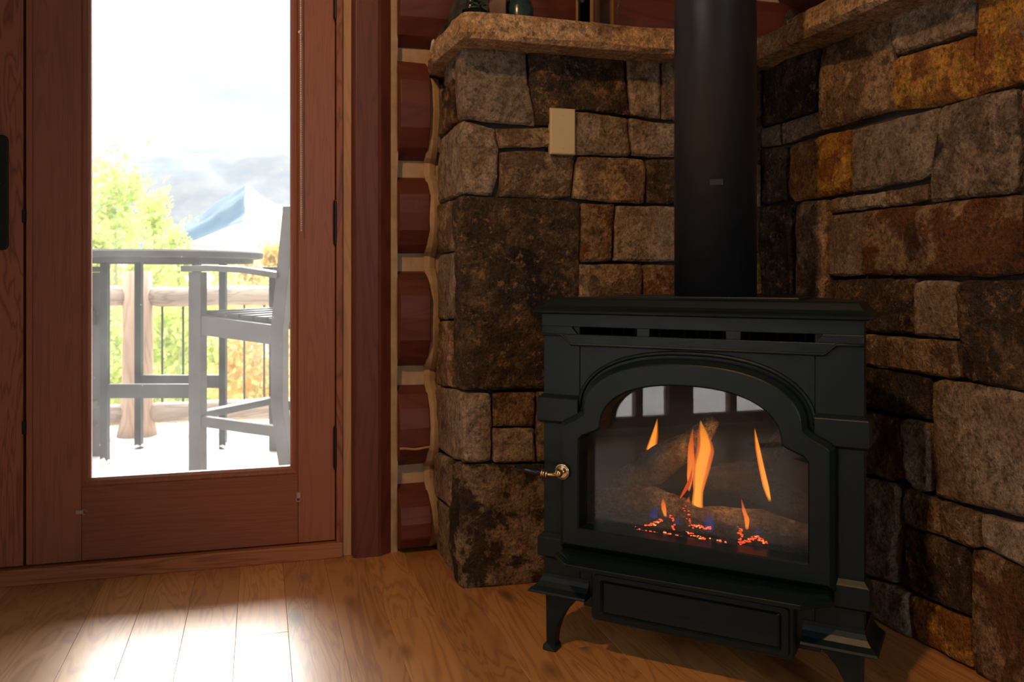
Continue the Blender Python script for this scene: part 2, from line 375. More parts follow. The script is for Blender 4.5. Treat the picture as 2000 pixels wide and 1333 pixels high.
# ---- door wall (back): logs, chinking, header
wb = empty('wall_back'); tag(wb, 'wall of stacked dark red hewn logs with tan chinking', kind='structure')
bm = bmesh.new()
box(bm, 0.34, 1.95, 2.56, 2.75, -0.06, 2.7)
box(bm, -1.5, 0.40, 2.60, 2.75, 2.16, 2.7); box(bm, -1.64, -1.42, 2.58, 2.75, -0.06, 2.7)
new_obj('chinking', bm, M_chink, wb)
LOGS = [(-0.004, 0.191), (0.239, 0.481), (0.528, 0.818), (0.865, 1.097), (1.139, 1.435), (1.471, 1.72), (1.77, 2.03), (2.08, 2.34), (2.39, 2.65)]
def log_loops(x0, x1, z0, z1, seed, yb=2.575, out=0.10, nx=14):
    h = z1-z0; prof = [(0, 0.0), (-0.30, 0.04), (-0.62, 0.12), (-0.93, 0.30), (-1.0, 0.52), (-0.92, 0.74), (-0.6, 0.90), (-0.28, 0.97), (0, 1.0)]
    L = []
    for i in range(nx+1):
        x = x0+(x1-x0)*i/nx
        l = []
        for k, (o, t) in enumerate(prof):
            nz = noise.noise(Vector((x*3+seed*7, t*2.5, seed)))*0.014 if 0 < k < len(prof)-1 else 0
            l.append((x, yb+o*out+nz, z0+t*h+noise.noise(Vector((x*4, seed, k > 4)))*0.006))
        l += [(x, yb+0.03, z1), (x, yb+0.03, z0)]
        L.append(l)
    return L
for i, (z0, z1) in enumerate(LOGS):
    bm = bmesh.new(); xe = 0.474 if z1 < 1.44 else 1.9
    loft(bm, log_loops(0.385, xe, z0, z1, i, out=0.105 if i % 2 else 0.12, nx=6 if xe < 1 else 24))
    lg = new_obj('log', bm, M_log, wb, bevel=0.004)
    if i in (0, 1, 2):
        zc = {0: 0.065, 1: 0.305, 2: 0.672}[i]
        bm = bmesh.new()
        pts = []
        for k in range(9):
            x = 0.386+0.088*k/8
            pts.append((x, 2.47 if i % 2 == 0 else 2.478, zc+0.002*math.sin(k*0.9+i)))
        tube(bm, pts, 0.0035, 6); new_obj('crack', bm, M_seam, lg)
# chinking packed between log ends and stone, following the logs' bulge, and along the post
bm = bmesh.new()
cpts = []
zs = [(-0.004+k*0.012) for k in range(int(1.40/0.012))]
for z in zs:
    o = 0.02
    for z0, z1 in LOGS[:5]:
        if z0 <= z <= z1:
            t = (z-z0)/(z1-z0); o = max(o, 0.02+0.075*math.sin(PI*t)**0.55)
    cpts.append((z, 2.575-o))
L = [[(0.470, 2.62, z), (0.470, y, z), (0.486, y-0.006, z), (0.503, y, z), (0.503, 2.62, z)] for z, y in cpts]
loft(bm, L); new_obj('chinking_seam', bm, M_chink, wb, smooth=False)
bm = bmesh.new()
L = []
for k in range(60):
    z = -0.004+1.75*k/59; n_ = 0.004*noise.noise(Vector((z*9, 3, 1)))
    L.append([(0.366, 2.60, z), (0.366, 2.515+n_, z), (0.386+n_, 2.52, z), (0.389+n_, 2.60, z)])
loft(bm, L); new_obj('chinking_seam', bm, M_chink, wb)

# ---- post and trims by the door
bm = bmesh.new()
pp = [(0.2555, 2.62), (0.2555, 2.500), (0.263, 2.492), (0.325, 2.490), (0.335, 2.493), (0.3685, 2.520), (0.3685, 2.62)]
loft(bm, [[(x, y, z) for x, y in pp] for z in (-0.004, 0.6, 1.2, 1.8, 2.16)])
tag(new_obj('trim_1', bm, M_post, bevel=0.003), 'dark red timber post right of the glazed door', kind='structure')
bm = bmesh.new(); box(bm, 0.2295, 0.2545, 2.522, 2.62, 0.0, 2.16)
tag(new_obj('trim_2', bm, M_pine, bevel=0.002), 'narrow pale pine strip between door jamb and timber post', kind='structure')
bm = bmesh.new(); box(bm, 0.211, 0.2285, 2.512, 2.62, 0.0, 2.16)
tag(new_obj('trim_3', bm, M_fir, bevel=0.0015), 'reddish door jamb holding the three black hinges', kind='structure')
bm = bmesh.new(); box(bm, -1.5, 0.2285, 2.510, 2.66, 0.0, 0.042)
tag(new_obj('trim_4', bm, M_sill, bevel=0.002), 'reddish wooden sill running under both glazed doors', kind='structure')
bm = bmesh.new(); box(bm, -1.5, 0.40, 2.51, 2.62, 2.12, 2.20)
tag(new_obj('trim_5', bm, M_fir), 'wooden head trim above the doors', kind='structure')
bm = bmesh.new(); box(bm, -0.62, -0.55, 2.5765, 2.60, 0.042, 2.12); box(bm, 0.185, 0.2545, 2.5765, 2.62, 0.042, 2.16); box(bm, -1.42, -1.38, 2.5765, 2.60, 0.042, 2.12)
box(bm, -1.4, 0.22, 2.5765, 2.60, 0.03, 0.075); box(bm, -1.4, 0.22, 2.5765, 2.60, 2.09, 2.16)
tag(new_obj('trim_7', bm, M_hinge), 'dark rebate strips closing the gaps round the door leaves', kind='structure')
bm = bmesh.new(); box(bm, -1.5, -1.40, 2.51, 2.66, 0.042, 2.16)
tag(new_obj('trim_6', bm, M_fir), 'left jamb of the double door', kind='structure')

# ---- door leaves
def door(name, x0, x1, gx0, gx1, ms, mr, label):
    d = empty(name); tag(d, label, kind='structure')
    zb, zt = 0.046, 2.11; gz0, gz1 = 0.262, 1.95; yf, yb = 2.53, 2.575; be = 0.022
    for a, b in ((x0, gx0-be), (gx1+be, x1)):
        bm = bmesh.new(); box(bm, a, b, yf, yb, zb, zt); new_obj('stile', bm, ms, d, bevel=0.0015)
    for a, b in ((zb, gz0-be), (gz1+be, zt)):
        bm = bmesh.new(); box(bm, gx0-be+0.0008, gx1+be-0.0008, yf, yb, a, b); new_obj('rail', bm, mr, d, bevel=0.0015)
    # glazing bead: stepped frame round the pane
    bm = bmesh.new()
    def ring(o, y): return [(gx0-o, y, gz0-o), (gx1+o, y, gz0-o), (gx1+o, y, gz1+o), (gx0-o, y, gz1+o)]
    prof = [(be, yf+0.006), (be, yf+0.001), (0.016, yf-0.002), (0.010, yf+0.004), (0.006, yf+0.004), (0.0, yf+0.012), (0.0, yf+0.030), (be, yf+0.030)]
    loft(bm, [ring(o, y) for o, y in prof], cap=False)
    new_obj('glazing_bead', bm, ms, d)
    bm = bmesh.new(); box(bm, gx0-0.002, gx1+0.002, yf+0.014, yf+0.020, gz0-0.002, gz1+0.002)
    new_obj('glass_pane', bm, M_glass, d)
    return d
d1 = door('door_1', -0.5815, 0.2085, -0.4300, 0.0845, M_door, M_doorh, 'reddish wooden door with a tall clear glass pane, black hinges on its right')
d2 = door('door_2', -1.3990, -0.5895, -1.23, -0.74, M_fir, M_fir, 'second glazed wooden door leaf cut off at the left edge, black handle plate')
bm = bmesh.new(); box(bm, -0.5815, -0.567, 2.524, 2.531, 0.05, 2.10); new_obj('astragal', bm, M_door, d1, bevel=0.001)
for z0, z1 in ((0.256, 0.368), (0.895, 1.012), (1.535, 1.652)):
    bm = bmesh.new(); cyl(bm, (0.2098, 2.519, z0), (0.2098, 2.519, z1), 0.0075, seg=14)
    sphere(bm, (0.2098, 2.519, z1+0.002), 0.0065, 10, 6); sphere(bm, (0.2098, 2.519, z0-0.002), 0.0065, 10, 6)
    new_obj('hinge', bm, M_hinge, d1, smooth=False)
for zc in (0.407, 0.957):
    bm = bmesh.new(); cyl(bm, (-0.5855, 2.523, zc-0.017), (-0.5855, 2.523, zc+0.017), 0.0055, seg=12)
    new_obj('catch', bm, M_hinge, d1)
# black escutcheon with lever on the left leaf
bm = bmesh.new()
pts = []
for cx, cz, a0 in ((-0.636, 1.152, 0), (-0.664, 1.152, 90), (-0.664, 0.881, 180), (-0.636, 0.881, 270)):
    for k in range(5):
        a = math.radians(a0+k*22.5); pts.append((cx+0.013*math.cos(a), cz+0.013*math.sin(a)))
prism(bm, pts, lambda a, b: (a, 2.530, b), lambda a, b: (a, 2.520, b))
hp = new_obj('handle_plate', bm, M_hinge, d2, bevel=0.002)
bm = bmesh.new(); cyl(bm, (-0.650, 2.521, 1.04), (-0.650, 2.470, 1.04), 0.010); tube(bm, [(-0.650, 2.470, 1.04), (-0.69, 2.468, 1.04), (-0.75, 2.472, 1.037)], [0.010, 0.009, 0.007])
new_obj('lever', bm, M_hinge, hp, smooth=True)
# clear hold-down clips of the blind
for x, z, hor in ((-0.450, 0.177, True), (0.107, 0.178, False)):
    bm = bmesh.new()
    if hor:
        box(bm, x-0.014, x+0.004, 2.524, 2.5302, z-0.005, z+0.005)
        tube(bm, [(x+0.006+0.006*math.cos(a), 2.524, z+0.007*math.sin(a)) for a in [k*PI/5 for k in range(9)]], 0.0014, 6)
        cyl(bm, (x-0.008, 2.521, z), (x-0.008, 2.525, z), 0.0042)
    else:
        box(bm, x-0.005, x+0.005, 2.524, 2.5302, z-0.004, z+0.012)
        tube(bm, [(x+0.007*math.cos(a), 2.524, z-0.007+0.007*math.sin(a)) for a in [PI*0.8+k*PI/5 for k in range(8)]], 0.0014, 6)
        cyl(bm, (x, 2.521, z+0.007), (x, 2.525, z+0.007), 0.0042)
    c = new_obj('blind_clip', bm, M_clipm, bevel=0)
    tag(c, 'small metal blind clip screwed to the lower %s of the door' % ('left' if hor else 'right'), 'blind clip')
# bead chain
bm = bmesh.new(); z = 2.05; k = 0
while z > 0.926:
    x = 0.112+0.0015*math.sin(z*2.1)
    bmesh.ops.create_icosphere(bm, subdivisions=1, radius=0.0029, matrix=Matrix.Translation((x, 2.505, z)))
    z -= 0.0063; k += 1
cyl(bm, (0.112, 2.505, 0.926), (0.112, 2.505, 2.05), 0.0008, seg=5)
sphere(bm, (0.109, 2.505, 1.484), 0.0045, 8, 6)
ch = new_obj('blind_chain', bm, M_chain, smooth=True)
tag(ch, 'white beaded blind chain hanging in front of the right door stile', 'blind chain')

# ================================================================ STONE WALLS
BY, RX, SX = 2.17, 1.38, 0.50
def stone_piece(bm, poly, plane, proud, rough, seed, corner=None, grid=0.008, thick=0.045, jit=0.0016):
    """poly: world points on the plane. corner: value of the in-plane coordinate that is a shared corner edge"""
    if plane == 'B': to2 = lambda p: (p.x, p.z); to3 = lambda a, b, h: (a, BY-h, b)
    elif plane == 'R': to2 = lambda p: (p.y, p.z); to3 = lambda a, b, h: (RX-h, a, b)
    else: to2 = lambda p: (p.y, p.z); to3 = lambda a, b, h: (SX-h, a, b)
    P = [Vector(to2(p)) for p in poly]
    if corner is not None:
        for p in P:
            if abs(p.x-corner) < 0.012: p.x = corner
    area = sum(P[i].x*P[(i+1) % len(P)].y-P[(i+1) % len(P)].x*P[i].y for i in range(len(P)))
    if area < 0: P.reverse()
    # soften corners a little then resample
    Q = []
    n = len(P)
    for i in range(n):
        a, b, c = P[i-1], P[i], P[(i+1) % n]
        iscor = corner is not None and abs(b.x-corner) < 1e-6
        if iscor: Q.append(b.copy()); continue
        r = min(0.0045, (a-b).length*0.3, (c-b).length*0.3)
        p1 = b+(a-b).normalized()*r; p2 = b+(c-b).normalized()*r
        Q += [p1, (p1+p2)*0.25+b*0.5, p2]
    R = []; E = []
    for i in range(len(Q)):
        a, b = Q[i], Q[(i+1) % len(Q)]
        m = max(1, int((b-a).length/0.009))
        cor = corner is not None and abs(a.x-corner) < 1e-6 and abs(b.x-corner) < 1e-6
        for k in range(m):
            p = a.lerp(b, k/m)
            if not (cor or (corner is not None and abs(p.x-corner) < 1e-6)):
                q = p.to_3d()*60; q.z = seed*3.3
                nn = (b-a).normalized(); nn = Vector((-nn.y, nn.x))
                p = p+nn*(noise.noise(q)*jit+noise.noise(q*0.3)*jit*1.6)
            R.append(p); E.append(cor)
    n = len(R)
    xs = [p.x for p in R]; zs = [p.y for p in R]
    def dist(p):
        best = 9
        for i in range(n):
            if E[i]: continue
            a = R[i]; b = R[(i+1) % n]; ab = b-a; l2 = ab.length_squared
            t = max(0, min(1, (p-a).dot(ab)/l2)) if l2 else 0
            best = min(best, (p-a-ab*t).length)
        return best
    def inside(p):
        c = False
        for i in range(n):
            a = R[i]; b = R[(i+1) % n]
            if (a.y > p.y) != (b.y > p.y) and p.x < (b.x-a.x)*(p.y-a.y)/(b.y-a.y)+a.x: c = not c
        return c
    V = list(R); D = [0.0 if not (E[i] and E[i-1]) else 0.02 for i in range(n)]
    gx = min(xs)
    while gx < max(xs):
        gz = min(zs)
        while gz < max(zs):
            p = Vector((gx+random.uniform(-.25, .25)*grid, gz+random.uniform(-.25, .25)*grid))
            if inside(p):
                d = dist(p)
                if d > grid*0.35 and (corner is None or abs(p.x-corner) > grid*0.4): V.append(p); D.append(d)
            gz += grid
        gx += grid
    res = delaunay_2d_cdt(V, [(i, (i+1) % n) for i in range(n)], [list(range(n))], 1, 1e-6)
    vo, _, fo, orig = res[0], res[1], res[2], res[3]
    rr = random.Random(seed*13+5); tx, tz = rr.uniform(-1, 1)*0.03, rr.uniform(-1, 1)*0.03
    cx, cz = sum(xs)/n, sum(zs)/n
    mv = []; back = {}
    for i, p in enumerate(vo):
        oi = orig[i][0] if orig[i] else None
        d = D[oi] if oi is not None and oi < len(D) else 0.005
        e = 1-min(d/0.007, 1); hgt = -0.0065*e*e
        fd = 0.25 + 0.75*min(d/0.02, 1)
        q = Vector((p.x*7, p.y*7, seed*1.7))
        f = noise.fractal(q, 0.8, 2.1, 5)*rough*fd
        f += (abs(noise.noise(q*0.6+Vector((5, 1, 2))))-0.15)*rough*1.6*fd
        st_ = rough*0.75; qf = f/st_; fl_ = math.floor(qf); fr_ = qf-fl_; fr_ = fr_*fr_*fr_*(fr_*(6*fr_-15)+10); f = 0.45*f+0.55*st_*(fl_+fr_*fr_*(3-2*fr_))
        tilt = (p.x-cx)*tx+(p.y-cz)*tz
        cfade = 1.0
        if corner is not None: cfade = min(1.0, abs(p.x-corner)/0.02)
        h = proud*cfade + (f+tilt)*cfade + hgt
        mv.append(bm.verts.new(to3(p.x, p.y, h)))
    for f in fo:
        try: bm.faces.new([mv[i] for i in f])
        except ValueError: pass
    # side skirt
    first = {}
    for i, oo in enumerate(orig):
        for o_ in oo:
            if o_ < n: first[o_] = i
    if len(first) == n:
        bk = [bm.verts.new(to3(vo[first[k]].x, vo[first[k]].y, -thick)) for k in range(n)]
        for k in range(n):
            j = (k+1) % n
            if E[k]: continue
            try: bm.faces.new((mv[first[k]], mv[first[j]], bk[j], bk[k]))
            except ValueError: pass

RGH = {'g': 0.0050, 't': 0.009, 'd': 0.013, 'k': 0.011, 'r': 0.009, 'm': 0.010, 'x': 0.010}
def shade(o):
    me = o.data
    for p in me.polygons: p.use_smooth = True
    me.set_sharp_from_angle(angle=math.radians(32))
SEED = [0]
def stone(parent, kind, *faces, proud=None):
    SEED[0] += 1; s = SEED[0]
    bm = bmesh.new()
    pr = random.Random(s).uniform(0.0, 0.010) if proud is None else proud
    for pl, pts, cor in faces:
        if pl == 'B': P = [on_y(x, y, BY) for x, y in pts]; c = SX if cor else None
        elif pl == 'R': P = [on_x(x, y, RX) for x, y in pts]; c = None
        else: P = [on_x(x, y, SX) for x, y in pts]; c = BY if cor else None
        stone_piece(bm, P, pl, pr, RGH[kind], s, c, thick=0.05 if pl != 'S' else 0.03)
    bmesh.ops.remove_doubles(bm, verts=bm.verts, dist=0.0004)
    o = new_obj('stone', bm, SM[kind], parent); shade(o)
    return o
ws = empty('wall_hearth'); tag(ws, 'rough natural stone wall with an outer corner behind the stove', kind='structure')
wr = empty('wall_right'); tag(wr, 'rough rust and tan stone wall at the right', kind='structure')
bm = bmesh.new(); box(bm, SX+0.022, 1.9, BY+0.022, 2.575, -0.004, 1.383); new_obj('mortar_bed', bm, M_mortar, ws)
bm = bmesh.new(); box(bm, RX+0.022, 1.9, -2.6, BY+0.03, -0.004, 1.383); new_obj('mortar_bed', bm, M_mortar, wr)

C = True
# (hearth wall) quoins wrap the corner: front polygon on the back plane, side polygon on the return plane
stone(ws, 'g', ('B', [(904,90),(1027,92),(1028,130),(1033,165),(1042,215),(1046,245),(1000,243),(945,238),(904,232)], C),
               ('S', [(892,100),(904,90),(904,232),(893,238),(891,190),(890,120)], C))
stone(ws, 'd', ('B', [(1030,92),(1222,108),(1224,155),(1230,225),(1150,214),(1110,214),(1100,246),(1048,244),(1045,215),(1036,160)], None), proud=0.004)
stone(ws, 'g', ('B', [(1226,108),(1290,116),(1291,232),(1234,224),(1227,160)], None))
stone(ws, 't', ('B', [(1294,116),(1420,130),(1420,240),(1293,233)], None))
stone(ws, 't', ('B', [(968,251),(1046,250),(1100,252),(1100,288),(976,288),(971,268)], None))
stone(ws, 'g', ('B', [(904,236),(940,244),(965,252),(973,290),(972,345),(961,382),(935,381),(904,377)], C),
               ('S', [(866,267),(893,243),(904,236),(904,377),(893,380),(880,387),(857,396),(855,330)], C), proud=0.002)
stone(ws, 't', ('B', [(976,298),(1030,294),(1122,300),(1120,340),(1114,385),(1075,388),(1020,386),(975,385),(977,340)], None), proud=0.003)
stone(ws, 'g', ('B', [(1106,218),(1150,220),(1225,231),(1227,255),(1232,298),(1228,305),(1106,301)], None), proud=0.003)
stone(ws, 'g', ('B', [(1229,230),(1290,240),(1420,250),(1420,306),(1290,307),(1236,304),(1234,285)], None))
stone(ws, 't', ('B', [(1128,307),(1225,309),(1255,312),(1261,330),(1259,397),(1185,394),(1119,388),(1118,375)], None))
stone(ws, 'd', ('B', [(1262,312),(1420,312),(1420,398),(1265,398),(1264,350)], None))
stone(ws, 'd', ('B', [(904,383),(1000,387),(1080,390),(1133,396),(1132,500),(1128,600),(1130,761),(1046,759),(975,763),(904,762)], C),
               ('S', [(893,386),(904,383),(904,762),(891,757),(888,700),(890,600),(893,520),(891,440)], C), proud=0.006)
stone(ws, 'm', ('B', [(1137,397),(1200,400),(1197,480),(1193,510),(1134,512),(1134,440)], None))
stone(ws, 'g', ('B', [(1206,402),(1420,404),(1420,512),(1200,510),(1201,440)], None))
stone(ws, 't', ('B', [(1131,517),(1253,516),(1255,540),(1252,585),(1131,590)], None))
stone(ws, 'm', ('B', [(1259,518),(1420,517),(1420,592),(1256,590)], None))
stone(ws, 'g', ('B', [(904,768),(958,769),(960,840),(958,901),(930,905),(904,903)], C),
               ('S', [(851,756),(888,761),(904,768),(904,903),(880,894),(856,877),(852,820)], C), proud=0.003)
stone(ws, 'm', ('B', [(963,769),(1046,767),(1047,800),(1045,830),(1040,834),(963,834)], None))
stone(ws, 'g', ('B', [(964,838),(1042,838),(1045,903),(964,903)], None))
stone(ws, 't', ('B', [(1050,766),(1180,766),(1180,903),(1049,903)], None))
stone(ws, 'k', ('B', [(904,909),(965,908),(1060,907),(1200,909),(1200,1020),(1196,1128),(1060,1141),(904,1152)], C),
               ('S', [(888,902),(904,909),(904,1152),(892,1136),(884,1060),(884,1000)], C), proud=0.006)
# return face
stone(ws, 'g', ('S', [(868,128),(888,108),(888,157),(867,171)], None), proud=0.002)
stone(ws, 'm', ('S', [(866,175),(888,160),(891,190),(891,240),(867,262)], None))
stone(ws, 't', ('S', [(857,400),(888,391),(889,440),(887,490),(860,495)], None))
stone(ws, 'g', ('S', [(860,499),(888,493),(888,560),(885,622),(858,625)], None))
stone(ws, 't', ('S', [(860,629),(884,627),(885,700),(886,757),(852,752),(856,690)], None))
stone(ws, 'g', ('S', [(850,882),(884,901),(881,992),(849,966)], None))
stone(ws, 'g', ('S', [(850,971),(881,998),(888,1134),(853,1082)], None))
stone(ws, 'g', ('S', [(853,160),(864,176),(865,262),(856,268),(853,300)], None), proud=0.0)
# hidden stones behind the stove, seen from a step aside
def fill(parent, plane, a0, a1, z0, z1, rows, seed, kinds='gtdmkr'):
    rr = random.Random(seed); zz = z0
    for r_ in range(rows):
        h = (z1-z0)/rows; a = a0
        while a < a1-0.03:
            w_ = min(rr.uniform(0.12, 0.26), a1-a)
            if a1-(a+w_) < 0.07: w_ = a1-a
            g = 0.004
            c = [(a+g, zz+g), (a+w_-g, zz+g), (a+w_-g, zz+h-g), (a+g, zz+h-g)]
            c = [(x+rr.uniform(-.003, .003), z+rr.uniform(-.003, .003)) for x, z in c]
            P = [Vector((x, BY, z)) if plane == 'B' else Vector((RX, x, z)) for x, z in c]
            SEED[0] += 1; bm = bmesh.new(); kd = rr.choice(kinds)
            stone_piece(bm, P, plane, rr.uniform(0, .01), RGH[kd], SEED[0], grid=0.02)
            o = new_obj('stone', bm, SM[kd], parent); shade(o)
            a += w_
        zz += h
fill(ws, 'B', 0.80, 1.37, 0.50, 0.735, 2, 3)
fill(ws, 'B', 0.89, 1.37, 0.01, 0.49, 3, 4)
xq = on_y(1424, 500, BY).x
fill(ws, 'B', xq, 1.37, 0.745, 1.375, 5, 5)
# right wall
RS = [
 ('d', [(1470,145),(1520,121),(1560,104),(1602,90),(1598,120),(1594,150),(1594,215),(1540,232),(1470,252)]),
 ('t', [(1606,92),(1660,65),(1737,27),(1740,110),(1745,216),(1700,228),(1650,243),(1600,254),(1597,215),(1598,150)]),
 ('g', [(1470,256),(1521,243),(1523,282),(1470,292)]),
 ('g', [(1525,241),(1594,219),(1597,256),(1527,282)]),
 ('g', [(1741,27),(1800,-10),(1912,-75),(1911,0),(1906,56),(1840,80),(1755,106),(1747,90)]),
 ('r', [(1747,122),(1760,112),(1830,92),(1903,69),(1902,110),(1896,190),(1840,205),(1750,217),(1744,180)]),
 ('r', [(1915,-77),(2060,-150),(2060,130),(2000,160),(1950,175),(1899,189),(1905,110),(1911,40)]),
 ('r', [(1542,283),(1600,266),(1655,253),(1656,320),(1656,375),(1600,386),(1550,395),(1540,380)]),
 ('d', [(1470,296),(1538,284),(1537,340),(1538,391),(1470,403)]),
 ('g', [(1660,253),(1720,238),(1832,209),(1834,225),(1821,290),(1815,340),(1800,350),(1740,361),(1661,377)]),
 ('x', [(1838,212),(1848,205),(1900,192),(1984,173),(1990,185),(1992,300),(1988,365),(1975,377),(1850,391),(1816,395),(1815,345),(1824,290)]),
 ('t', [(1996,176),(2060,152),(2060,368),(1994,380)]),
 ('g', [(1620,390),(1650,384),(1727,375),(1727,404),(1680,410),(1620,416)]),
 ('t', [(1730,374),(1812,359),(1812,390),(1775,399),(1731,403)]),
 ('d', [(1470,407),(1550,399),(1553,410),(1549,480),(1549,610),(1470,610)]),
 ('t', [(1557,402),(1570,395),(1612,391),(1615,420),(1615,470),(1613,520),(1613,600),(1553,600)]),
 ('g', [(1619,421),(1683,415),(1683,470),(1681,537),(1617,540)]),
 ('m', [(1687,414),(1740,408),(1850,395),(1991,381),(1992,450),(1993,536),(1900,541),(1820,539),(1690,538),(1684,480)]),
 ('m', [(1997,384),(2060,378),(2060,540),(1997,539)]),
 ('d', [(1612,548),(1680,545),(1784,545),(1783,600),(1784,654),(1700,650),(1640,645),(1600,645)]),
 ('g', [(1788,553),(1810,547),(1868,551),(1873,560),(1874,661),(1830,659),(1788,654),(1786,600)]),
 ('d', [(1876,558),(1890,548),(2060,546),(2060,768),(1960,759),(1900,745),(1883,735),(1878,650)]),
 ('t', [(1660,651),(1703,654),(1780,661),(1873,667),(1880,735),(1860,739),(1790,728),(1703,715),(1660,711)]),
 ('d', [(1660,715),(1705,720),(1780,731),(1813,741),(1815,820),(1790,815),(1730,804),(1700,799),(1660,793)]),
 ('g', [(1817,748),(1840,741),(1930,755),(2060,780),(2060,1028),(1950,999),(1880,984),(1822,969),(1820,850)]),
 ('m', [(1660,798),(1704,805),(1755,821),(1761,850),(1766,928),(1740,940),(1704,930),(1660,922)]),
 ('g', [(1758,822),(1775,816),(1815,828),(1818,900),(1817,962),(1790,959),(1770,932),(1765,870)]),
 ('g', [(1660,929),(1704,936),(1752,946),(1757,960),(1757,1030),(1747,1070),(1744,1141),(1700,1127),(1660,1115)]),
 ('t', [(1761,956),(1775,953),(1816,972),(1829,980),(1842,1047),(1800,1036),(1761,1024),(1759,990)]),
 ('t', [(1833,979),(1860,986),(1912,1003),(1916,1069),(1900,1071),(1846,1049)]),
 ('g', [(1917,1004),(1940,1010),(2060,1040),(2060,1128),(1995,1103),(1920,1069)]),
 ('d', [(1763,1031),(1810,1042),(1886,1071),(1891,1130),(1894,1204),(1850,1188),(1776,1154),(1765,1100)]),
 ('m', [(1901,1077),(1920,1075),(2000,1110),(2060,1134),(2060,1395),(1960,1345),(1903,1314),(1896,1220)]),
 ('g', [(1660,1122),(1705,1133),(1745,1147),(1772,1158),(1778,1247),(1720,1216),(1660,1188)]),
 ('r', [(1776,1163),(1820,1181),(1891,1211),(1897,1306),(1860,1288),(1800,1259),(1782,1248)]),
]
for kd, pts in RS: stone(wr, kd, ('R', pts, None))
y1470 = on_x(1470, 500, RX).y; yq = on_x(1664, 800, RX).y; y2060 = on_x(2060, 500, RX).y
fill(wr, 'R', yq+0.01, BY-0.02, 0.01, 0.735, 5, 6, 'gtdmk')
fill(wr, 'R', 0.45, y2060-0.012, 0.01, 1.375, 9, 7)
fill(wr, 'R', y1470+0.008, BY-0.02, 0.78, 1.36, 4, 9, 'gk')

# ---- mantel slabs
def slab(name, front, back, z0, z1, seed, label, grp=None):
    """front / back: matching plan polylines. A thick rough-edged stone slab"""
    bm = bmesh.new(); n = len(front)
    F = [Vector(p) for p in front]; B = [Vector(p) for p in back]
    L = []
    m = 40
    def samp(P, t):
        s = t*(len(P)-1); i = min(int(s), len(P)-2); return P[i].lerp(P[i+1], s-i)
    for k in range(m+1):
        t = k/m; f = samp(F, t); b = samp(B, t); inn = (b-f).normalized()
        j = lambda q, a: noise.fractal(Vector((f.x*9+seed, f.y*9, q)), 0.8, 2, 4)*a
        l = [(*(f+inn*(0.012+j(1, .006))), z0+0.001), (*(f+inn*(j(2, .010))), z0+0.012+j(3, .005)), (*(f+inn*(0.006+j(4, .012))), z0+0.035),
             (*(f+inn*(0.010+j(5, .012))), z1-0.018), (*(f+inn*(0.022+j(6, .010))), z1-0.004+j(7, .004)), (*(f+inn*0.05), z1+j(8, .003)),
             (*b, z1), (*b, z0)]
        L.append(l)
    loft(bm, L)
    o = new_obj(name, bm, M_mantel); 
    tag(o, label, 'mantel', 'stone mantel slabs'); return o
slab('mantel_slab', [(0.475, 2.555), (0.448, 2.36), (0.470, 2.12), (0.475, 2.075), (0.49, 2.067), (0.9, 2.072), (1.30, 2.066)],
     [(0.70, 2.57), (0.72, 2.57), (0.74, 2.57), (0.76, 2.57), (0.80, 2.57), (1.1, 2.57), (1.50, 2.57)], 1.383, 1.458, 1,
     'thick tan stone mantel slab over the corner beside the log wall')
sp_y = on_x(1537, 100, 1.28).y
slab('mantel_slab', [(1.283, 2.08), (1.280, 2.0), (1.281, sp_y+0.004)], [(1.60, 2.40), (1.60, 2.2), (1.60, sp_y+0.004)], 1.383, 1.452, 2,
     'short tan mantel slab end just right of the black stove pipe')
slab('mantel_slab', [(1.272, sp_y-0.004), (1.270, 1.6), (1.276, 1.2), (1.272, 0.5)], [(1.60, sp_y-0.004), (1.60, 1.6), (1.60, 1.2), (1.60, 0.5)], 1.383, 1.462, 3,
     'long tan mantel slab rising along the right stone wall to the top edge')
# log wall above the right stone wall
wg = empty('wall_upper'); tag(wg, 'dark red log wall above the right mantel', kind='structure')
bm = bmesh.new(); box(bm, 1.78, 1.95, -2.6, 2.6, 1.383, 2.7); new_obj('chinking', bm, M_chink, wg)
M_logy = wood('dark_red_log_side', (0.085, 0.020, 0.014), (0.13, 0.03, 0.019), (0.10, 0.023, 0.015), 'Y', 5, 2.2, 0.55, 0.3)
for i, (z0, z1) in enumerate([(1.30, 1.60), (1.64, 2.0), (2.04, 2.34), (2.38, 2.65)]):
    bm = bmesh.new(); L = log_loops(-2.6, 2.55, z0+0.0, z1, i+20, yb=1.76, out=0.11, nx=30)
    loft(bm, [[(y, x, z) for x, y, z in l] for l in L]); new_obj('log', bm, M_logy, wg, bevel=0.004)

# ---- wall plate
wp = empty('wall_plate', (0.765, 2.158, 1.18)); tag(wp, 'almond blank switch plate mounted on the stone wall', 'wall plate')
bm = bmesh.new(); L = []
for y, o in ((0.012, 0.0355), (-0.001, 0.0355), (-0.005, 0.0335), (-0.006, 0.031)):
    hz = o+0.0255
    L.append([(-o, y, -hz), (o, y, -hz), (o, y, hz), (-o, y, hz)])
loft(bm, L); new_obj('cover', bm, M_plate, wp, bevel=0.001)
for z in (-0.043, 0.043):
    bm = bmesh.new(); cyl(bm, (0, -0.0055, z), (0, -0.0072, z), 0.0030, 0.0024, 12); new_obj('screw', bm, M_plate, wp)

# ================================================================ STOVE
st = empty('gas_stove', (0.811, 1.543, 0), -PI/4)
tag(st, 'dark cast-iron gas stove with arched glass door and lit fire', 'stove')
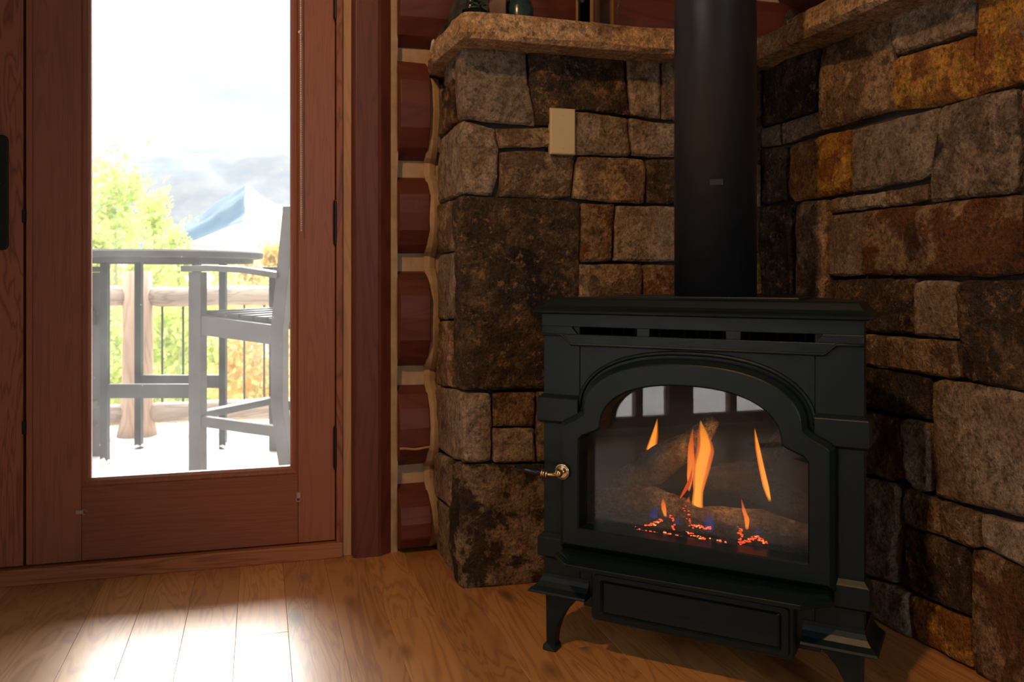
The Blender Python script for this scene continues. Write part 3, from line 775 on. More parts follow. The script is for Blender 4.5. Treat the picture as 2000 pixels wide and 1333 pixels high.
# body: front plate with slots and door opening
bm = bmesh.new()
H = 0.32
box(bm, -H, -0.235, 0, 0.03, 0.131, 0.722); box(bm, 0.235, H, 0, 0.03, 0.131, 0.722)
box(bm, -0.235, 0.235, 0, 0.03, 0.131, 0.262)
_AR = []
for k in range(31):
    a_ = PI*k/30; c_, s_ = math.cos(a_), math.sin(a_)
    _AR.append((0.205*math.copysign(abs(c_)**(2/2.3), c_), 0.50+0.118*abs(s_)**(2/2.3)))
prism(bm, [(0.2355, 0.50)]+_AR+[(-0.2355, 0.50), (-0.2355, 0.656), (0.2355, 0.656)], lambda x, z: (x, 0.0, z), lambda x, z: (x, 0.018, z))
body = new_obj('front_plate', bm, M_iron, st, bevel=0.002)
bm = bmesh.new()
# upper apron with three slots
zt, zs1, zs0, zl, zll = 0.722, 0.6945, 0.6785, 0.6765, 0.6575
slots = [(-0.250, -0.107), (-0.080, 0.073), (0.102, 0.250)]
t0, t1 = -0.007, 0.02
box(bm, -H-0.001, H+0.001, t0, t1, zs1, zt)
xs = [-H-0.001] + [v for s in slots for v in s] + [H+0.001]
for i in range(0, 8, 2):
    a, b = xs[i], xs[i+1]
    al = 0.012 if i > 0 else 0; bl = 0.0
    pts = [(a, zs0), (b, zs0), (b, zs1), (a, zs1)]
    if i == 0: pts = [(a, zs0), (b+0.012, zs0), (b, zs1-0.004), (b, zs1), (a, zs1)]
    if i == 6: pts = [(a-0.014, zs0), (b, zs0), (b, zs1), (a, zs1), (a, zs1-0.002)]
    prism(bm, pts, lambda x, z: (x, t0, z), lambda x, z: (x, t1, z))
prism(bm, [(-H-0.001, zl), (-0.274, zl), (-0.253, zll), (0.253, zll), (0.274, zl), (H+0.001, zl), (H+0.001, zs0), (-H-0.001, zs0)],
      lambda x, z: (x, t0, z), lambda x, z: (x, t1, z))
new_obj('vent_apron', bm, M_iron, st, bevel=0.0012)
# apron lower bead
bm = bmesh.new(); tube(bm, [(-H-0.002, -0.006, zl), (-0.274, -0.006, zl), (-0.253, -0.006, zll), (0.253, -0.006, zll), (0.274, -0.006, zl), (H+0.002, -0.006, zl)], 0.0032, 8)
new_obj('apron_bead', bm, M_iron, st, smooth=True)
# fan grille bars inside the slots
bm = bmesh.new()
for k in range(20): box(bm, -0.26+k*0.027, -0.256+k*0.027, 0.10, 0.104, 0.66, 0.71)
new_obj('inner_grille', bm, M_black, st)['kind'] = 'stuff'
# side and back shell, narrower behind and chamfered for the corner
bm = bmesh.new()
sh = [(-H+0.03, 0.028), (-H+0.03, 0.12), (-0.14, 0.405), (0.14, 0.405), (H-0.03, 0.12), (H-0.03, 0.028)]
rows = [[bm.verts.new((x, y, z)) for x, y in sh] for z in (0.140, 0.722)]
for i in range(5): bm.faces.new((rows[0][i], rows[0][i+1], rows[1][i+1], rows[1][i]))
bm.faces.new(rows[0])
new_obj('shell', bm, M_iron, st)
# pilaster capitals, bands
for sx in (-1, 1):
    def mir(bm, loops): loft(bm, [[(sx*x, y, z) for x, y, z in l] for l in loops])
    bm = bmesh.new()
    def rect(o, z, xi): return [(xi, -0.0-o, z), (H+o, -0.0-o, z), (H+o, 0.03+o*0.5, z), (xi, 0.03+o*0.5, z)]
    mir(bm, [rect(0.001, 0.550, 0.236), rect(0.0085, 0.543, 0.236), rect(0.010, 0.541, 0.236), rect(0.010, 0.494, 0.236), rect(0.005, 0.489, 0.236), rect(0.001, 0.488, 0.236)])
    new_obj('capital', bm, M_iron, st, bevel=0.001)
    bm = bmesh.new()
    mir(bm, [rect(0.001, 0.255, 0.27), rect(0.0085, 0.246, 0.27), rect(0.010, 0.244, 0.27), rect(0.010, 0.206, 0.27), rect(0.001, 0.200, 0.27)])
    new_obj('band', bm, M_iron, st, bevel=0.001)
    # flared ogee skirt over the leg
    bm = bmesh.new(); L = []
    for o, z in ((0.001, 0.167), (0.002, 0.160), (0.006, 0.151), (0.013, 0.142), (0.024, 0.135), (0.026, 0.131), (0.024, 0.129)):
        L.append([(0.214, -o, z), (H+o, -o, z), (H+o, 0.10, z), (0.214, 0.10, z)])
    mir(bm, L); new_obj('skirt', bm, M_iron, st)
    # legs, front and rear
    for fr in (0, 1):
        bm = bmesh.new()
        out_ = [(0.318, 0.131), (0.317, 0.06), (0.3165, 0.016), (0.322, 0.012), (0.323, 0.0)]
        inn_ = [(0.292, 0.0), (0.292, 0.012), (0.297, 0.016), (0.294, 0.04), (0.286, 0.065), (0.272, 0.09), (0.256, 0.108), (0.245, 0.118), (0.243, 0.131)]
        pts = out_+inn_
        if fr == 0: f0, f1 = (lambda x, z: (sx*x, 0.004 if z > 0.013 else -0.001, z)), (lambda x, z: (sx*x, 0.030, z))
        else: f0, f1 = (lambda x, z: (sx*(x-0.12), 0.30, z)), (lambda x, z: (sx*(x-0.12), 0.33, z))
        prism(bm, pts, f0, f1)
        new_obj('leg', bm, M_iron, st, bevel=0.0025)
# lid
def outline(o):
    P = [Vector(p) for p in ((-0.320, -0.004), (0.320, -0.004), (0.320, 0.13), (0.15, 0.42), (-0.15, 0.42), (-0.320, 0.13))]
    n = len(P); R = []
    for i in range(n):
        a = (P[i]-P[i-1]).normalized(); b = (P[(i+1) % n]-P[i]).normalized()
        na = Vector((a.y, -a.x)); nb = Vector((b.y, -b.x)); m = (na+nb).normalized()
        R.append(P[i]+m*(o/max(0.3, m.dot(na))))
    return R
bm = bmesh.new()
loft(bm, [[(p.x, p.y, z) for p in outline(o)] for o, z in ((-0.004, 0.718), (0.012, 0.7225), (0.017, 0.7235), (0.018, 0.7275), (0.015, 0.7300), (0.006, 0.7330), (-0.001, 0.7385), (-0.006, 0.7455), (-0.010, 0.7510), (-0.014, 0.7530), (-0.022, 0.7540))])
lid = new_obj('lid', bm, M_iron, st)
bm = bmesh.new(); loft(bm, [[(x, y, z) for x, y in ((-0.195, 0.07), (0.195, 0.07), (0.195, 0.20), (0.12, 0.36), (-0.12, 0.36), (-0.195, 0.20))] for z in (0.752, 0.7585)])
new_obj('top_plate', bm, M_iron, st, bevel=0.002)
# door: arched frame
def arch(hw, zb, zs, hs, zst, ha, za, ztop, n=28, pw=2.3):
    P = [(-hw, zb), (hw, zb), (hw, zs), (hw-0.008, zs+0.009), (hs, zst), (ha, za)]
    for k in range(1, n):
        a = PI*k/n; c, s = math.cos(a), math.sin(a)
        P.append((ha*math.copysign(abs(c)**(2/pw), c), za+(ztop-za)*abs(s)**(2/pw)))
    P += [(-ha, za), (-hs, zst), (-hw+0.008, zs+0.009), (-hw, zs)]
    return [Vector(p) for p in P]
def inset(P, o):
    n = len(P); R = []
    for i in range(n):
        a = (P[i]-P[i-1]).normalized(); b = (P[(i+1) % n]-P[i]).normalized()
        na = Vector((-a.y, a.x)); nb = Vector((-b.y, b.x)); m = (na+nb).normalized()
        R.append(P[i]+m*(o/max(0.6, m.dot(na))))
    return R
OUT = arch(0.274, 0.233, 0.490, 0.236, 0.514, 0.226, 0.522, 0.638)
INN = arch(0.2275, 0.279, 0.462, 0.188, 0.484, 0.180, 0.490, 0.586)
bm = bmesh.new()
L = [[(p.x, y, p.y) for p in P] for P, y in ((OUT, 0.001), (OUT, -0.012), (inset(OUT, 0.0015), -0.0145), (inset(OUT, 0.0095), -0.0225), (inset(OUT, 0.012), -0.024),
     (inset(INN, -0.003), -0.024), (INN, -0.021), (INN, 0.026))]
loft(bm, L, cap=False)
dr = new_obj('door', bm, M_iron, st)
for e in dr.data.edges: pass
bm = bmesh.new()
G = inset(INN, -0.001)
prism(bm, [(p.x, p.y) for p in G], lambda a, b: (a, 0.019, b), lambda a, b: (a, 0.023, b))
new_obj('door_glass', bm, M_sglass, dr)
# raised moulding on the body round the arch
bm = bmesh.new()
MO = inset(OUT, -0.010)[5:-3]
tube(bm, [(p.x, -0.0005, p.y) for p in MO], 0.0045, 8)
new_obj('arch_moulding', bm, M_iron, st, smooth=True)
# door handle
hd = empty('door_handle'); hd.parent = dr; hd.location = (-0.270, -0.024, 0.394)
bm = bmesh.new()
cyl(bm, (0, 0, 0), (0, -0.006, 0), 0.0145, 0.0135, 24); 
hd2 = new_obj('handle', bm, M_gold, dr, bevel=0.001); bpy.data.objects.remove(hd)
hd2.location = (-0.262, -0.024, 0.394)
bm = bmesh.new()
tube(bm, [(0.0145*math.cos(a), -0.006, 0.0145*math.sin(a)) for a in [2*PI*k/24 for k in range(25)]], 0.0022, 8)
cyl(bm, (0, -0.004, 0), (0, -0.020, 0), 0.006, 0.005, 16); sphere(bm, (0, -0.022, 0), 0.0085, 16, 10)
tube(bm, [(0, -0.022, 0), (-0.010, -0.026, -0.003), (-0.022, -0.030, -0.003)], [0.006, 0.0045, 0.004], 12)
dv = Vector((-0.97, -0.16, 0.13)).normalized()
p0 = Vector((-0.022, -0.030, -0.003))
for k, r in ((0.0, 0.0075), (0.006, 0.0068), (0.010, 0.0078)):
    cyl(bm, p0+dv*k, p0+dv*(k+0.0035), r, seg=18)
me = bpy.data.meshes.new('handle'); bm.to_mesh(me); bm.free()
bm = bmesh.new(); bm.from_mesh(hd2.data); bm.from_mesh(me); bm.to_mesh(hd2.data); bm.free()
for p in hd2.data.polygons: p.use_smooth = True
bm = bmesh.new(); tube(bm, [p0+dv*0.012, p0+dv*0.02, p0+dv*0.072, p0+dv*0.074], [0.0060, 0.0066, 0.0056, 0.004], 16)
gp = new_obj('grip', bm, M_grip, dr, smooth=True); gp.location = hd2.location
tag(hd2, 'polished brass handle pivot'); tag(gp, 'glossy black handle grip')
# ash lip below the door
bm = bmesh.new(); L = []
for fy, o, z in ((1, 0.0, 0.2315), (1, 0.25, 0.2305), (1, 0.55, 0.2265), (1, 0.85, 0.2235), (1, 1.0, 0.2255), (1, 1.03, 0.2240), (1, 1.0, 0.2160), (1, 0.8, 0.2130), (1, 0.0, 0.2110)):
    L.append([(-0.262-0.006*o, 0.0, z), (-0.262-0.010*o, -0.03-0.012*o, z), (-0.232+0.006*o, -0.045-0.045*o, z), (0.232-0.006*o, -0.045-0.045*o, z), (0.262+0.010*o, -0.03-0.012*o, z), (0.262+0.006*o, 0.0, z)])
loft(bm, L); new_obj('ash_lip', bm, M_iron, st, bevel=0.0008)
# lower access panel
def rr2(x0, x1, z0, z1, r, n=4):
    P = []
    for cx, cz, a0 in ((x1-r, z1-r, 0), (x0+r, z1-r, 90), (x0+r, z0+r, 180), (x1-r, z0+r, 270)):
        for k in range(n+1):
            a = math.radians(a0+90*k/n); P.append((cx+r*math.cos(a), cz+r*math.sin(a)))
    return P
bm = bmesh.new(); x0, x1, z0, z1 = -0.204, 0.202, 0.092, 0.196
steps = [(0, 0.02, 0.010), (0, -0.010, 0.010), (0.003, -0.013, 0.010), (0.008, -0.013, 0.008), (0.010, -0.019, 0.008), (0.022, -0.020, 0.005), (0.026, -0.015, 0.003), (0.030, -0.018, 0.003)]
loft(bm, [[(x, y, z) for x, z in rr2(x0+i, x1-i, z0+i*0.75, z1-i*0.75, max(r, 0.002))] for i, y, r in steps])
new_obj('access_panel', bm, M_iron, st)
bm = bmesh.new(); box(bm, -0.24, 0.24, 0.03, 0.30, 0.10, 0.14); new_obj('undertray', bm, M_black, st)
# firebox
bm = bmesh.new()
fb = [(-0.26, 0.032), (-0.26, 0.14), (-0.17, 0.30), (0.17, 0.30), (0.26, 0.14), (0.26, 0.032)]
rows = [[bm.verts.new((x, y, z)) for x, y in fb] for z in (0.258, 0.640)]
for i in range(5): bm.faces.new((rows[0][i], rows[0][i+1], rows[1][i+1], rows[1][i]))
bm.faces.new(rows[0]); bm.faces.new(rows[1])
fbx = new_obj('firebox', bm, M_burner, st)
bm = bmesh.new(); box(bm, -0.20, 0.20, 0.05, 0.20, 0.258, 0.272); new_obj('burner_tray', bm, M_burner, fbx, bevel=0.003)
def fire_log(pts, rads, m, seed):
    bm = bmesh.new(); pts = [Vector(p) for p in pts]; seg = 14; L = []; a = None; n = len(pts); K = 22
    for i in range(K+1):
        t = i/K*(n-1); j = min(int(t), n-2); p = pts[j].lerp(pts[j+1], t-j); r = rads[j]+(rads[j+1]-rads[j])*(t-j)
        d = (pts[j+1]-pts[j]).normalized()
        if a is None: a = d.orthogonal().normalized()
        a = (a-d*a.dot(d)).normalized(); b = d.cross(a); l = []
        for k in range(seg):
            an = 2*PI*k/seg; q = a*math.cos(an)+b*math.sin(an)
            rr = r*(1+0.30*noise.fractal(Vector((q.x*1.3+seed, q.y*1.3+t*1.2, q.z*1.3)), 0.8, 2.1, 4)+0.10*noise.noise(Vector((an*3, t*2, seed))))
            l.append(p+q*rr)
        L.append(l)
    loft(bm, L); return new_obj('ceramic_log', bm, m, fbx, smooth=True)
fire_log([(-0.245, 0.105, 0.305), (-0.12, 0.10, 0.318), (0.0, 0.095, 0.300), (0.10, 0.095, 0.305), (0.235, 0.085, 0.290)], [0.026, 0.033, 0.027, 0.028, 0.024], M_log_tan, 1)
fire_log([(-0.215, 0.13, 0.335), (-0.12, 0.125, 0.385), (-0.03, 0.135, 0.450), (0.01, 0.15, 0.500)], [0.022, 0.036, 0.028, 0.012], M_log_tan, 2)
fire_log([(-0.02, 0.155, 0.36), (0.07, 0.15, 0.378), (0.16, 0.15, 0.345), (0.22, 0.14, 0.32)], [0.030, 0.037, 0.030, 0.024], M_log_char, 3)
fire_log([(0.05, 0.20, 0.33), (0.11, 0.20, 0.42), (0.15, 0.21, 0.49)], [0.026, 0.022, 0.014], M_log_char, 4)
fire_log([(-0.20, 0.055, 0.279), (-0.10, 0.055, 0.283), (0.0, 0.055, 0.279)], [0.014, 0.018, 0.014], M_log_char, 5)
fire_log([(0.06, 0.055, 0.279), (0.14, 0.055, 0.284), (0.225, 0.055, 0.282)], [0.014, 0.018, 0.017], M_log_char, 6)
# embers
rr = random.Random(4)
def s_at(px, t): # local coordinates of a view ray crossing the plane y = t of the stove
    d = ray(px[0], px[1]); h = 0.70710678
    ds = h*(d.x-d.y); dt = h*(d.x+d.y); k = (t+1.6641)/dt
    return Vector((0.8377-0.32+k*ds-0.0005, t, 0.8+k*d.z))
bmE = bmesh.new(); bmH = bmesh.new(); bmC = bmesh.new()
def ember_line(px0, px1, n, y, jz=3, hot=0.25):
    for k in range(n):
        t = k/(n-1); px = (px0[0]+(px1[0]-px0[0])*t+rr.uniform(-4, 4), px0[1]+(px1[1]-px0[1])*t+rr.uniform(-jz, jz))
        p = s_at(px, y+rr.uniform(-.006, .006))
        tgt = bmH if rr.random() < hot else bmE
        bmesh.ops.create_icosphere(tgt, subdivisions=1, radius=rr.uniform(0.0008, 0.0020), matrix=Matrix.Translation(p) @ Matrix.Diagonal((rr.uniform(1, 2.4), 1, 1, 1)))
for a, b, n, hot in (((1262, 1030), (1290, 1018), 16, .3), ((1255, 1038), (1300, 1045), 14, .2), ((1300, 1042), (1345, 1056), 26, .35), ((1340, 1040), (1385, 1056), 16, .3), ((1355, 1029), (1386, 1032), 18, .5),
                ((1400, 1057), (1436, 1068), 20, .2), ((1446, 1062), (1478, 1050), 18, .2), ((1478, 1050), (1502, 1064), 16, .3), ((1450, 1070), (1503, 1082), 26, .35), ((1445, 1030), (1447, 1060), 10, .1),
                ((1345, 1056), (1372, 1062), 12, .3), ((1240, 1030), (1262, 1040), 6, .0), ((1310, 1005), (1316, 1035), 8, .0), ((1338, 990), (1350, 1030), 8, .0)):
    ember_line(a, b, int(n*1.6), 0.036, 3, hot)
eo = new_obj('ember', bmE, M_ember, fbx); eo['kind'] = 'stuff'
eh = new_obj('hot_ember', bmH, M_ember_h, fbx); eh['kind'] = 'stuff'
for k in range(90):
    p = Vector((rr.uniform(-0.13, 0.17), rr.uniform(0.034, 0.075), 0.274+rr.uniform(0, 0.006)))
    bmesh.ops.create_icosphere(bmC, subdivisions=1, radius=rr.uniform(0.004, 0.009), matrix=Matrix.Translation(p) @ Matrix.Rotation(rr.uniform(0, 3), 4, 'X') @ Matrix.Diagonal((1.4, 1, 0.8, 1)))
co = new_obj('ember_rock', bmC, M_log_char, fbx); co['kind'] = 'stuff'
# glowing crack on the leaning log
bm = bmesh.new(); tube(bm, [s_at(p, 0.088) for p in ((1328, 975), (1336, 962), (1344, 948), (1349, 935), (1352, 915))], [0.001, 0.003, 0.004, 0.003, 0.001], 8)
new_obj('glowing_crack', bm, emis('glowing_crack', (1.0, 0.09, 0.015), 0.7), fbx)
# flames
def flame(pts, rads, y, m, dep=0.5):
    bm = bmesh.new(); P = [s_at(p, y) for p in pts]; K = 24; n = len(P); L = []; seg = 14
    for i in range(K+1):
        t = i/K*(n-1); j = min(int(t), n-2); f = t-j
        pm, p0_, p1_, p2_ = P[max(j-1, 0)], P[j], P[j+1], P[min(j+2, n-1)]
        p = 0.5*((2*p0_)+(p1_-pm)*f+(2*pm-5*p0_+4*p1_-p2_)*f*f+(3*p0_-pm-3*p1_+p2_)*f**3)
        r = rads[j]+(rads[j+1]-rads[j])*f
        r = max(r, 0.0003)
        L.append([p+Vector((math.cos(a)*r, math.sin(a)*r*dep, 0)) for a in [2*PI*k/seg for k in range(seg)]])
    loft(bm, L); return new_obj('flame', bm, m, fbx, smooth=True)
k = 1/1000
for pts, rads, y in (
  ([(1264,940),(1266,915),(1272,880),(1279,850),(1284,822)], [3*k, 8.5*k, 9*k, 6*k, .4*k], 0.145),
  ([(1361,1022),(1362,990),(1364,960),(1370,915),(1378,880),(1374,850),(1368,825)], [3*k, 9*k, 8*k, 14*k, 14*k, 9*k, .4*k], 0.085),
  ([(1504,980),(1496,950),(1488,915),(1480,875),(1474,840)], [2*k, 5*k, 4.5*k, 4*k, .4*k], 0.115),
  ([(1459,1035),(1459,1015),(1454,1000),(1448,975)], [2*k, 4*k, 3*k, .4*k], 0.06),
  ([(1300,1010),(1297,995),(1296,985),(1295,972)], [2*k, 4*k, 3.5*k, .4*k], 0.06),
  ):
    flame(pts, [r*1.35 for r in rads], y, M_flame_o)
    big = rads[1] > 0.0045
    if big or y < 0.1 and rads[1] > 0.005: flame([(a, b-4) for a, b in pts], [r*0.85 for r in rads], y, M_flame_y)
    elif y == 0.115: flame(pts, [r*0.8 for r in rads], y, M_flame_y)
flame([(1346,960),(1348,930),(1350,900),(1350,870),(1354,835)], [2*k, 7*k, 8*k, 6*k, .4*k], 0.09, M_flame_o)
flame([(1338,1020),(1338,1000),(1343,985),(1346,970)], [3*k, 6*k, 6*k, .4*k], 0.085, M_flame_o)
for pts in ([(1270,1030),(1275,1010),(1285,985)], [(1385,1040),(1386,1020),(1388,1000)], [(1475,1065),(1478,1050),(1484,1030)], [(1325,1045),(1325,1028),(1322,1010)]):
    flame(pts, [9*k, 11*k, 1*k], 0.055, M_flame_b)
fl = light('fire_glow', 'POINT', (0, 0, 0), energy=0.65, color=(1.0, 0.45, 0.18), shadow_soft_size=0.04)
fl.parent = st; fl.location = (0.02, 0.06, 0.44)

# stove pipe
pc = Vector((0.938, 1.669))
sp_ = empty('stove_pipe', (pc.x, pc.y, 0.7587)); tag(sp_, 'tall matte black stove pipe rising from the stove top', 'stove pipe')
bm = bmesh.new(); cyl(bm, (0, 0, 0.0), (0, 0, 1.9413), 0.0862, seg=96)
o = new_obj('pipe', bm, M_pipe, sp_, smooth=False)
for p in o.data.polygons: p.use_smooth = len(p.vertices) == 4
bm = bmesh.new(); c_ = -Vector((pc.x, pc.y)).normalized()
an = math.atan2(c_.y, c_.x)
zc = 0.8+(540-356)/1700*1.78-0.7587
for da in range(0, 6):
    a0 = an-0.02+0.05*da-0.10; a1 = a0+0.05; r0, r1 = 0.085, 0.0885
    L = [[(r*math.cos(a), r*math.sin(a), z) for r, z in ((r0, zc-.006), (r1, zc-.006), (r1, zc+.006), (r0, zc+.006))] for a in (a0, a1)]
    loft(bm, L)
new_obj('seam_clip', bm, M_black, sp_)

# ================================================================ THINGS ON THE MANTEL
ZM = 1.4595
# glass lantern with brass posts and rope handle
ln = empty('lantern', (0.858, 2.165, ZM), math.radians(14)); tag(ln, 'brass-framed glass lantern with a rope handle on the mantel', 'lantern')
q_ = 0.033
bm = bmesh.new(); box(bm, -q_-.004, q_+.004, -q_-.004, q_+.004, 0, 0.006); new_obj('base', bm, M_brass, ln, bevel=0.002)
bm = bmesh.new(); box(bm, -q_-.004, q_+.004, -q_-.004, q_+.004, 0.19, 0.197); new_obj('top', bm, M_brass, ln, bevel=0.002)
for x, y in ((-q_, -q_), (q_, -q_), (q_, q_), (-q_, q_)):
    bm = bmesh.new(); box(bm, x-0.003, x+0.003, y-0.003, y+0.003, 0.006, 0.19); new_obj('post', bm, M_brass, ln)
for x0, x1, y0, y1 in ((-q_+.003, q_-.003, -q_-.001, -q_+.001), (-q_+.003, q_-.003, q_-.001, q_+.001), (-q_-.001, -q_+.001, -q_+.003, q_-.003), (q_-.001, q_+.001, -q_+.003, q_-.003)):
    bm = bmesh.new(); box(bm, x0, x1, y0, y1, 0.007, 0.189); new_obj('pane', bm, M_glass2, ln)
bm = bmesh.new()
for k in range(2):
    pts = []
    for i in range(60):
        t = i/59; ang = t*36+k*PI
        c = Vector((0.038+0.050*math.sin(min(1, t*2.2)*PI/2), 0.010, 0.006+0.19*t*t*0.6+0.19*t*0.4))
        pts.append(c+Vector((math.cos(ang)*0.003, math.sin(ang)*0.003, 0)))
    tube(bm, pts, 0.0033, 6)
new_obj('rope_handle', bm, plain('tan_rope', (0.48, 0.36, 0.22), 0.9), ln)
# left items
bm = bmesh.new(); 
pf = empty('picture_frame', (0.515, 2.44, ZM), math.radians(-68)); tag(pf, 'thin white-edged frame leaning on the mantel beside the logs', 'frame')
def tiltb(bm, x0, x1, y0, y1, z0, z1, a=0.2):
    vs = box(bm, x0, x1, y0, y1, z0, z1)
    for v in vs: v.co = Vector((v.co.x, v.co.y*math.cos(a)+v.co.z*math.sin(a), v.co.z*math.cos(a)-v.co.y*math.sin(a)*0.2))
bm = bmesh.new(); tiltb(bm, -0.09, -0.082, 0, 0.012, 0.0, 0.30); tiltb(bm, 0.082, 0.09, 0, 0.012, 0.0, 0.30); tiltb(bm, -0.082, 0.082, 0, 0.012, 0.0, 0.008); tiltb(bm, -0.082, 0.082, 0, 0.012, 0.292, 0.30)
new_obj('border', bm, M_white, pf)
bm = bmesh.new(); tiltb(bm, -0.082, 0.082, 0.004, 0.009, 0.008, 0.292); new_obj('picture', bm, plain('dark_picture', (0.05, 0.06, 0.06), 0.4, 0, 0.8, 30), pf)
pl_ = empty('potted_plant', (0.557, 2.28, ZM)); tag(pl_, 'small dark potted plant at the left end of the mantel', 'plant')
bm = bmesh.new(); loft(bm, [[(r*math.cos(a), r*math.sin(a), z) for a in [2*PI*k/20 for k in range(20)]] for r, z in ((0.022, 0), (0.032, 0.05), (0.034, 0.055), (0.030, 0.055))])
new_obj('pot', bm, M_burner, pl_)
bm = bmesh.new(); r5 = random.Random(5)
for k in range(160):
    a = r5.uniform(0, 2*PI); rr_ = r5.uniform(0.003, 0.032); z = r5.uniform(0.04, 0.15); c = Vector((rr_*math.cos(a), rr_*math.sin(a), z))
    d = Vector((r5.uniform(-1, 1), r5.uniform(-1, 1), r5.uniform(-.5, 1))).normalized()*0.014; e = d.orthogonal().normalized()*0.005
    v = [bm.verts.new(p) for p in (c-d, c+e, c+d, c-e)]; bm.faces.new(v)
fo = new_obj('foliage', bm, plain('dark_leaf', (0.05, 0.085, 0.06), 0.6), pl_); fo['kind'] = 'stuff'
bm = bmesh.new(); box(bm, -0.024, 0.024, -0.04, 0.04, 0, 0.14)
o = new_obj('wooden_block', bm, plain('worn_brown_wood', (0.16, 0.09, 0.055), 0.7, 0, 0.4, 12), bevel=0.003); o.location = (0.625, 2.33, ZM); tag(o, 'upright reddish brown block beside the teal jar on the mantel', 'block')
jr = empty('jar', (0.70, 2.34, ZM)); tag(jr, 'dark teal jar standing on the mantel left of the lantern', 'jar')
bm = bmesh.new(); L = [[(r*math.cos(a), r*math.sin(a), z) for a in [2*PI*k/28 for k in range(28)]] for r, z in ((0.034, 0), (0.040, 0.006), (0.041, 0.09), (0.034, 0.115), (0.026, 0.12), (0.026, 0.13))]
loft(bm, L); new_obj('body', bm, plain('dark_teal_glaze', (0.025, 0.055, 0.05), 0.2, 0, 0.5, 40), jr, smooth=True)
bm = bmesh.new(); cyl(bm, (0, 0, 0.13), (0, 0, 0.145), 0.028, seg=28); sphere(bm, (0, 0, 0.150), 0.008); new_obj('lid', bm, M_black, jr)
bm = bmesh.new(); bmesh.ops.create_icosphere(bm, subdivisions=3, radius=0.02)
for v in bm.verts:
    v.co.z = v.co.z*1.5; v.co.x *= 0.6*(1-max(0, v.co.z)*18); v.co.y *= 0.8
    v.co += v.normal*noise.noise(v.co*60)*0.003
o = new_obj('stone_shard', bm, SM['t'], smooth=False); q = on_x(1541, 15, 1.36); o.location = (1.36, q.y, ZM+0.024)
tag(o, 'small pointed tan stone standing on the right mantel', 'stone')

# ================================================================ OUTSIDE
DZ = -0.15
bm = bmesh.new(); box(bm, -7, 5, 2.76, 6.0, DZ-0.1, DZ); tag(new_obj('deck', bm, M_deck), 'pale sunlit deck outside the glass door', kind='structure')
bm = bmesh.new(); box(bm, -9, -1.79, -6.0, 2.755, DZ-0.1, DZ); tag(new_obj('deck', bm, M_deck), 'pale deck outside the left patio panels', kind='structure')
# bar table
tb = empty('bar_table', (-0.47, 4.93, DZ)); tag(tb, 'round grey-brown bar table on the deck behind the chairs', 'table')
def disc(bm, z0, z1, r, seg=64, sq=0.0): cyl(bm, (0, 0, z0), (0, 0, z1), r, seg=seg)
bm = bmesh.new(); loft(bm, [[(r*math.cos(a), r*math.sin(a), z) for a in [2*PI*k/64 for k in range(64)]] for r, z in ((0.465, 1.040), (0.49, 1.046), (0.492, 1.072), (0.485, 1.080))])
new_obj('tabletop', bm, M_table, tb)
bm = bmesh.new(); L = [[(r*math.cos(a), r*math.sin(a), z) for a in [2*PI*k/64 for k in range(64)]] for r, z in ((0.44, 1.04), (0.44, 1.018), (0.425, 1.018), (0.425, 1.04))]
loft(bm, L, cap=False); new_obj('apron_ring', bm, M_table, tb)
Rv = Vector((CY, -SY, 0))
for a in (-1, 1):
    for b in (-1, 1):
        p = Rv*a*0.232+Vector((SY, CY, 0))*b*0.20
        bm = bmesh.new(); bar(bm, (p.x, p.y, 0.0), (p.x, p.y, 1.04), 0.035, 0.035, up=(SY, CY, 0)); new_obj('leg', bm, M_tleg, tb)
        bm = bmesh.new(); cyl(bm, (p.x, p.y, 0), (p.x*1.06, p.y*1.06, 0.03), 0.03, 0.02); new_obj('foot', bm, M_white, tb)
for b in (-1, 1):
    p0 = Rv*(-0.232)+Vector((SY, CY, 0))*b*0.20; p1 = Rv*0.232+Vector((SY, CY, 0))*b*0.20
    bm = bmesh.new(); bar(bm, (p0.x, p0.y, 0.37), (p1.x, p1.y, 0.37), 0.03, 0.07); new_obj('stretcher', bm, M_table, tb)
